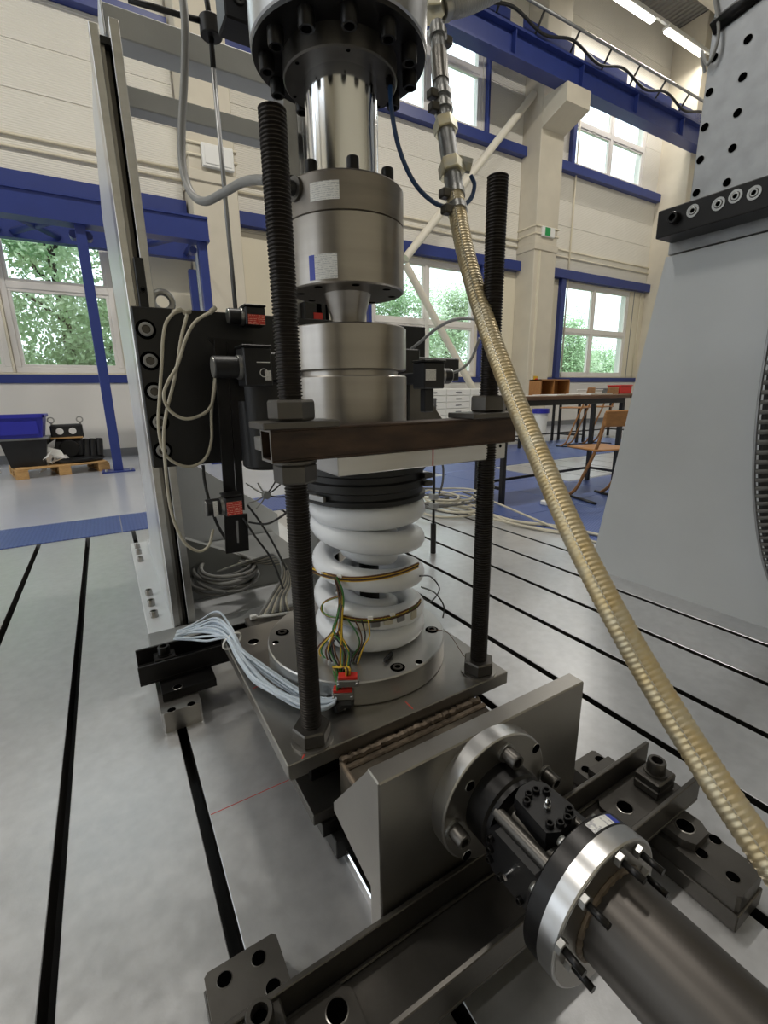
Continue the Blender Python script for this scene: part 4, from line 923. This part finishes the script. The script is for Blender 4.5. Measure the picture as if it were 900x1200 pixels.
# ================================================================ HOSES
hp = [(512, 30, 1.17), (516, 90, 1.165), (522, 150, 1.15), (530, 205, 1.12), (537, 255, 1.09), (549, 310, 1.05), (570, 380, 1.0), (598, 455, .94), (632, 535, .87), (672, 625, .79), (715, 710, .73), (760, 790, .69), (808, 868, .645), (855, 940, .60), (905, 1012, .56), (960, 1090, .52)]
hs = thing('hydraulic_hose', 'golden corrugated metal hose slanting down across the right side', 'hose', D(537, 255, 1.09))
path = smoothpath([D(*p) for p in hp], 40)
i0 = 3*40+20
main = path[i0:]; step = 0; dense = []
# resample to even spacing for the corrugation
acc = [0]
for a, c in zip(main, main[1:]): acc.append(acc[-1]+(c-a).length)
L = acc[-1]; n = int(L/.0021); j = 0
for i in range(n+1):
    s = L*i/n
    while j < len(acc)-2 and acc[j+1] < s: j += 1
    f = (s-acc[j])/max(1e-9, acc[j+1]-acc[j]); dense.append(main[j].lerp(main[j+1], f))
B().tube(dense, .02, 16, rf=lambda i, n: .02035 if i % 4 in (0, 1) else .0212).done('corrugated_tube', 'hose_gold', hs)
# one bright tick per corrugation, on the side towards the viewer
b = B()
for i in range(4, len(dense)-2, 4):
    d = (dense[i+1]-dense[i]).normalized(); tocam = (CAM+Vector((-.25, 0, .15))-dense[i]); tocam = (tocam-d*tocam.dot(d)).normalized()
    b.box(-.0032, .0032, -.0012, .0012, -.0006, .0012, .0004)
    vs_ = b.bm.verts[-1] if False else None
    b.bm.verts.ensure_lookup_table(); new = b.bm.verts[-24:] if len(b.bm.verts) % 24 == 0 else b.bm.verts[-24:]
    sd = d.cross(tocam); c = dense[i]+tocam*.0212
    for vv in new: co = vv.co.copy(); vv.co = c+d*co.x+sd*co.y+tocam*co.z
b.done('bright_tick', 'hose_streak', hs)['kind'] = 'stuff'
def onp(u, v):
    best = min(path, key=lambda p: (lambda q: (q[0]-u)**2+(q[1]-v)**2)(proj(p))); return best
def proj(p):
    q = Vector(p)-CAM; dz = q.dot(_F); return (450+FPX*q.dot(CR)/dz, 600-FPX*q.dot(CU)/dz)
def seg(v0, v1): return [p for p in path if v0 <= proj(p)[1] <= v1]
B().tube(seg(20, 150), .0185, 16).done('steel_sleeve', 'galv', hs)
B().tube(seg(140, 225), .0215, 16).done('coupling', 'galv', hs)
B().tube(seg(60, 98), .0215, 16).done('rubber_sleeve', 'plate_steel', hs)
def at_v(v): return min(path, key=lambda p: abs(proj(p)[1]-v))
for v, r, h, m in [(150, .03, .035, 'yellow_zinc'), (200, .032, .038, 'yellow_zinc'), (20, .026, .03, 'yellow_zinc')]:
    p = at_v(v); q = at_v(v+6); d = (q-p).normalized(); B().hexa(p-d*h*.5, p+d*h*.5, r, .4).done('hex_nut', m, hs)
for v in (42, 112, 128, 228, 246):
    p = at_v(v); q = at_v(v+6); d = (q-p).normalized(); c = B().cyl(p-d*.009, p+d*.009, .024, seg=20).done('hose_clamp', 'zinc', hs)
    sgn = 1 if v == 42 else -1
    B().box(p.x+sgn*.03-.012, p.x+sgn*.03+.012, p.y-.012, p.y+.012, p.z-.014, p.z+.006, .003).done('clamp_screw', 'dark_steel', c)
p = at_v(190); q = p+CR*.04-CU*.01; te = B().hexa(p+CR*.012, q+CR*.012, .016).done('side_fitting', 'yellow_zinc', hs)
top = D(508, 4, 1.17); B().hexa(D(508, 18, 1.17), D(506, -12, 1.17), .03).done('gold_nut', 'yellow_zinc', hs)
cg = thing('flexible_conduit', 'short silver corrugated conduit at the top right of the cylinder', 'conduit', D(530, 5, 1.17))
pts = smoothpath([D(518, 12, 1.18), D(540, 8, 1.2), D(562, 0, 1.25), D(590, -14, 1.3)], 24); B().tube(pts, .02, 14, rf=lambda i, n: .019 if i % 3 == 0 else .0215).done('conduit_tube', 'galv', cg); B().tube(pts[:10], .025, 14).done('end_sleeve', 'zinc', cg)
bt = thing('blue_tube', 'thin dark blue tube hanging between cylinder and hose', 'tube', D(505, 238, 1.08))
B().tube(smoothpath([D(457, 98, 1.0), D(459, 130, 1.0), D(468, 175, 1.03), D(486, 215, 1.06), D(510, 238, 1.08), D(533, 243, 1.10), D(550, 235, 1.12), D(556, 218, 1.13), D(552, 206, 1.13)], 10), .0052, 10).done('tube_body', 'blue_tube', bt)
B().cyl(D(456, 82, 1.0), D(457, 102, 1.0), .0085, seg=12).done('fitting', 'black_oxide', bt)
gh = [W(212, -20, y=1.62), W(217, 30, y=1.6), W(216, 90, y=1.6), W(213, 150, y=1.58), W(214, 195, y=1.55), W(224, 226, y=1.5), W(240, 236, y=1.45), W(262, 226, y=1.38), W(284, 214, y=1.28), W(306, 211, y=1.15), W(336, 218, y=1.08)]
tag(B().tube(smoothpath(gh, 10), .0105, 14).done('grey_hose', 'cable_grey'), 'thick grey hose curving from above to the load cell port', 'hose')

# ================================================================ CABLES
def zp(l, y): return [W(150+x/3.53, 340+v/3.53, y=y) for x, v in l]
cable('signal_cable', zp([(200, 85), (160, 130), (145, 200), (140, 300), (130, 450), (126, 560), (145, 660), (190, 712), (260, 730), (320, 695), (345, 620), (345, 520), (352, 430), (362, 345)], 1.93), .0058, 'cable_beige', 'pale grey sensor cable in the widest loop on the black crosshead')
cable('signal_cable', zp([(245, 100), (222, 190), (205, 300), (185, 400), (160, 500), (148, 600), (155, 730), (172, 880), (200, 980), (240, 1050), (295, 1080), (335, 1055), (352, 990)], 1.9), .0058, 'cable_beige', 'pale grey sensor cable hanging lowest, down to the low sensor')
cable('signal_cable', zp([(345, 90), (280, 130), (240, 200), (205, 310), (165, 380), (148, 440), (175, 500), (235, 532), (300, 518), (340, 485), (356, 430), (365, 345)], 1.88), .0058, 'cable_beige', 'pale grey sensor cable in the short crossing loop on the crosshead')
pg = thing('cable_plugs', 'cable plugs lying on the top edge of the black crosshead', 'plugs', W(215, 368, y=1.95))
for (u, v, u2, v2) in [(203, 366, 212, 363), (216, 366, 222, 365), (246, 366, 252, 361)]: B().cyl(W(u, v, y=1.94), W(u2, v2, y=1.96), .009, seg=12).done('plug', 'cable_beige', pg)
cable('signal_cable', [W(527, 437, y=1.36), W(538, 434, y=1.33), W(550, 424, y=1.3), W(557, 410, y=1.28), W(562, 396, y=1.25)], .005, 'cable_grey', 'short grey cable from the right sensor up behind the hose')
cable('signal_cable', [W(474, 415, y=1.75), W(492, 401, y=1.6), W(510, 386, y=1.45), W(528, 376, y=1.35), W(545, 373, y=1.3), W(558, 375, y=1.26), W(564, 385, y=1.24)], .006, 'cable_grey', 'grey cable arching from the discs to the hose')
cable('signal_cable', [W(238, 545, y=1.9), W(240, 565, y=1.9), W(246, 590, y=1.88), W(255, 615, y=1.9), W(265, 632, y=1.95)], .006, 'cable_black', 'black cable hanging under the crosshead behind the low sensor')
for k, (l, lab) in enumerate([([(290, 592, 1.75), (305, 612, 1.7), (322, 640, 1.65), (336, 668, 1.6)], 'black cable slanting down behind the left rod, upper'), ([(284, 606, 1.75), (300, 630, 1.7), (318, 655, 1.66), (332, 690, 1.6)], 'black cable slanting down behind the left rod, lower'), ([(292, 612, 1.74), (312, 614, 1.6), (330, 605, 1.4), (340, 596, 1.2)], 'thin black cable sagging from the low sensor to the rod')]):
    cable('signal_cable', [W(u, v, y=y) for u, v, y in l], .004, 'cable_black', lab)
hub = thing('cable_hub', 'small wire hub with spokes of thin cables left of the rod', 'cable hub', W(312, 585, y=1.6))
q = W(312, 580, y=1.6); B().cyl(q+Vector((0, -.012, 0)), q+Vector((0, .012, 0)), .014, seg=12).done('hub_body', 'grey_frame', hub)
for (u, v) in [(288, 566), (290, 590), (300, 596), (330, 566), (334, 582), (302, 566), (325, 560)]: B().tube(smoothpath([q, (q+W(u, v, y=1.62))/2+Vector((0, 0, -.004)), W(u, v, y=1.62)], 4), .0028, 6).done('lead', 'cable_grey' if u < 310 else 'cable_black', hub)
r3 = random.Random(21)
cc = thing('cable_coil', 'coil of grey cables lying on the frame foot behind the column', 'cable coil', (.4, 2.2, .14))
for k in range(11):
    c = Vector((.40+r3.uniform(-.015, .02), 2.2+r3.uniform(-.03, .03), .152+.007*k)); sx = .15-.004*k+r3.uniform(-.015, .01); sy = .22-.006*k+r3.uniform(-.03, .02); ph = r3.uniform(0, 6)
    pts = [c+Vector((sx*math.cos(ph+a), sy*math.sin(ph+a), .006*math.sin(2*a+k))) for a in [i*2*math.pi/14 for i in range(15)]]
    B().tube(smoothpath(pts, 4), .0075, 8).done('cable_loop', ['cable_dark', 'cable_grey', 'cable_dark'][k % 3], cc)
cb2 = thing('cable_bundle', 'fan of grey cables dropping from the coil behind the left rod', 'cable bundle', (.5, 1.8, .2))
for k in range(12):
    B().tube(smoothpath([W(255+k*3, 670-k*1.2, y=2.2), W(300+k*1.5, 655+k*.6, y=2.1), W(322+k, 650+k, y=1.95), W(331+k*.8, 672+k, y=1.8), W(326+k*.8-(11-k)*.8, 700, y=1.68), W(303+k*3.2, 722-k*.6, y=1.6)], 6), .0048, 6).done('cable', ['cable_grey', 'cable_dark', 'cable_beige'][k % 3], cb2)
zt_ = thing('cable_tie', 'white cable tie lying across the dark plate', 'cable tie', W(318, 722, z=.2)); B().tube([W(297, 723, z=.205), W(320, 721, z=.207), W(342, 718, z=.205)], .006, 6).done('strap', 'white_plastic', zt_); p = W(297, 723, z=.205); B().box(p.x-.012, p.x+.012, p.y-.009, p.y+.009, p.z-.008, p.z+.008, .002).done('head', 'white_plastic', zt_)
tag(B().box(.35, .58, 1.44, 1.64, .17, .195, .003).done('packing_plate', 'dark_steel'), 'dark steel plate under the white cable tie', 'plate')
# pale blue-white signal bundle over the base plate
wbn = thing('cable_bundle', 'bundle of pale blue-white signal cables running over the base plate', 'cable bundle', W(300, 790, z=.28))
base_pts = [((206, 744), .20), ((228, 737), .215), ((250, 731), .26), ((268, 742), .305), ((281, 765), .305), ((300, 788), .298), ((325, 806), .296), ((352, 819), .296), ((378, 823), .297), ((394, 819), .30)]
for k in range(18):
    spread = [.8, 1.6, 2.2, .9, .8, 1.3, 1.6, 1.5, 1.1, .6]
    pts = []; ox, oy_ = r3.uniform(-1, 1), r3.uniform(0, 1)
    for i, ((u, v), z) in enumerate(base_pts):
        wob = ox+.45*math.sin(i*.9+k*2.1); du = wob*6.5*spread[i]*.55+r3.uniform(-1, 1); dv = wob*8.5*spread[i]*.75+r3.uniform(-.8, .8)
        pts.append(W(u-du*.6, v+dv, z=z+.002+oy_*.022))
    B().tube(smoothpath(pts, 6), .0037, 8).done('cable', 'cable_white', wbn)
p = W(272, 751, z=.308); B().tube([p+Vector((.030*math.cos(a), .018*math.cos(a), .02*math.sin(a))) for a in [i*math.pi/10 for i in range(20)]], .003, 6, True).done('tie_wrap', 'white_plastic', wbn)
# strain gauge wires on the spring
sw = thing('gauge_wires', 'coloured strain gauge wires taped to the white spring', 'wires', Vector((.46, .9, .35)))
cols = ['brown_wire', 'yellow', 'green', 'brown_wire', 'cable_black', 'yellow', 'green', 'cable_black']
def wl(l, j, r=.162): return [on_cyl(u+j[0], v+j[1], SX, SY, r) for u, v in l]
for k in range(6):
    j = (r3.uniform(-1, 1), (k-2.5)*.9)
    B().tube(smoothpath(wl([(364, 667), (385, 675), (410, 679), (440, 677), (468, 671), (490, 662)], j, .1605), 5), .0024, 5).done('wire', ['brown_wire', 'yellow', 'brown_wire', 'cable_black', 'brown_wire', 'yellow'][k], sw)
for k in range(5):
    j = (r3.uniform(-1, 1), (k-2)*.9)
    B().tube(smoothpath(wl([(395, 722), (420, 727), (445, 726), (468, 720), (486, 711), (492, 704)], j, .1605), 5), .0024, 5).done('wire', cols[k], sw)
plug_a = W(408, 797, z=.365)+Vector((0, 0, .012)); plug_b = W(402, 812, z=.325)+Vector((0, 0, .012))
for k in range(16):
    j = r3.uniform(-3, 3); e = (plug_a if k % 2 else plug_b)+Vector((r3.uniform(-.016, .016), 0, 0))
    l = [(393+j*.5, 676), (398+j, 690), (400+j, 705), (398+j*1.2, 722), (395+j*2.2, 740), (393+(k-7.5)*2.6+j, 762), (397+(k-7.5)*1.7, 780)]
    pts = [on_cyl(u, v, SX, SY, .166+.03*max(0, (v-730)/50)+r3.uniform(0, .006)) for u, v in l]+[e+Vector((0, 0, .02)), e]
    B().tube(smoothpath(pts, 6), .0024, 5).done('wire', cols[k % 8], sw)
for k in range(3):
    B().tube(smoothpath(wl([(398+k, 698), (382-k, 704+k), (376+k, 714+k), (384+k, 722), (398, 724)], (0, 0), .166), 6), .0021, 5).done('wire', cols[k], sw)
for k in range(4):
    B().tube(smoothpath(wl([(408+k*8, 727), (418+k*5, 742+k), (421+k*2, 756), (412+k*3, 772), (409+k*2, 790)], (0, 0), .167+.004*k), 6), .002, 5).done('wire', cols[k+2], sw)
for (u, v) in [(398, 675), (399, 705), (398, 722), (434, 724), (460, 720)]:
    p = on_cyl(u, v, SX, SY, .163); B().box(p.x-.007, p.x+.007, p.y-.003, p.y+.003, p.z-.004, p.z+.004, .001, Matrix.Rotation(math.atan2(p.y-SY, p.x-SX)+math.pi/2, 3, 'Z')).done('tie_wrap', 'white_plastic', sw)
for k in range(5):
    p = on_cyl(425+k*15, 733-k*3.4, SX, SY, .1585); B().box(p.x-.012, p.x+.012, p.y-.002, p.y+.003, p.z-.014, p.z+.012, .002, Matrix.Rotation(math.atan2(p.y-SY, p.x-SX)+math.pi/2, 3, 'Z')).done('gauge_pad', 'galv' if k % 2 else 'cable_beige', sw)
for i, (u, v, z, l) in enumerate([(408, 797, .365, 'grey plug connector with red face, upper, by the base disc'), (402, 812, .325, 'grey plug connector with red face and black hood, lower')]):
    p = W(u, v, z=z); R = Matrix.Rotation(-.5, 3, 'Z'); t = thing('plug_connector', l, 'connector', p-Vector((0, 0, .015)), 'wire connectors')
    B().box(p.x-.026, p.x+.026, p.y-.012, p.y+.012, p.z-.012, p.z+.006, .002, R).done('shell', 'zinc', t); B().box(p.x-.022, p.x+.022, p.y-.009, p.y+.011, p.z+.006, p.z+.014, .001, R).done('face', 'red', t)
    if i: B().box(p.x-.02, p.x+.024, p.y-.02, p.y+.012, p.z-.036, p.z-.012, .008, R).done('hood', 'black_paint', t)
    for s in (-1, 1): B().cyl(p+R @ Vector((s*.021, -.01, 0)), p+R @ Vector((s*.021, -.022, 0)), .004, seg=10).done('screw', 'zinc', t)
for i, (u, v, l) in enumerate([(384, 822, 'black cable plug at the end of the white bundle, left'), (392, 830, 'black cable plug at the end of the white bundle, right')]):
    p = W(u, v, z=.296); t = thing('cable_plug', l, 'plug', p-Vector((0, 0, .014)), 'black cable plugs'); B().cyl(p, p+Vector((.045, .004, .002)), .0125, seg=14, ch=.002).done('body', 'black_paint', t); B().cyl(p+Vector((.02, 0, 0)), p+Vector((.024, 0, 0)), .0133, seg=14).done('band', 'zinc', t)
cable('thin_wire', [on_cyl(492, 675, SX, SY, .165), W(505, 676, y=1.05), W(515, 690, y=1.04), W(505, 705, y=1.0), W(496, 700, y=.98)], .0022, 'cable_black', 'black wire loop right of the spring')
cable('thin_wire', [on_cyl(494, 688, SX, SY, .165), W(510, 695, y=1.03), W(520, 710, y=1.02), W(519, 724, y=1.0)], .0022, 'cable_black', 'black wire bending down to the base disc, right')
cable('thin_wire', [W(505, 738, z=.348), W(525, 742, z=.34), W(545, 770, z=.3), W(556, 772, z=.3)], .0009, 'brown_wire', 'hair-thin brown wire lying from base disc to right nut')
p = on_cyl(455, 770, SX, SY, .17)
tag(B().box(p.x-.02, p.x+.02, p.y-.004, p.y+.004, p.z-.006, p.z+.006, .002, Matrix.Rotation(.5, 3, 'Z')).done('tape_tab', 'black_rubber'), 'black tape tab on the lowest spring coil', 'tape')
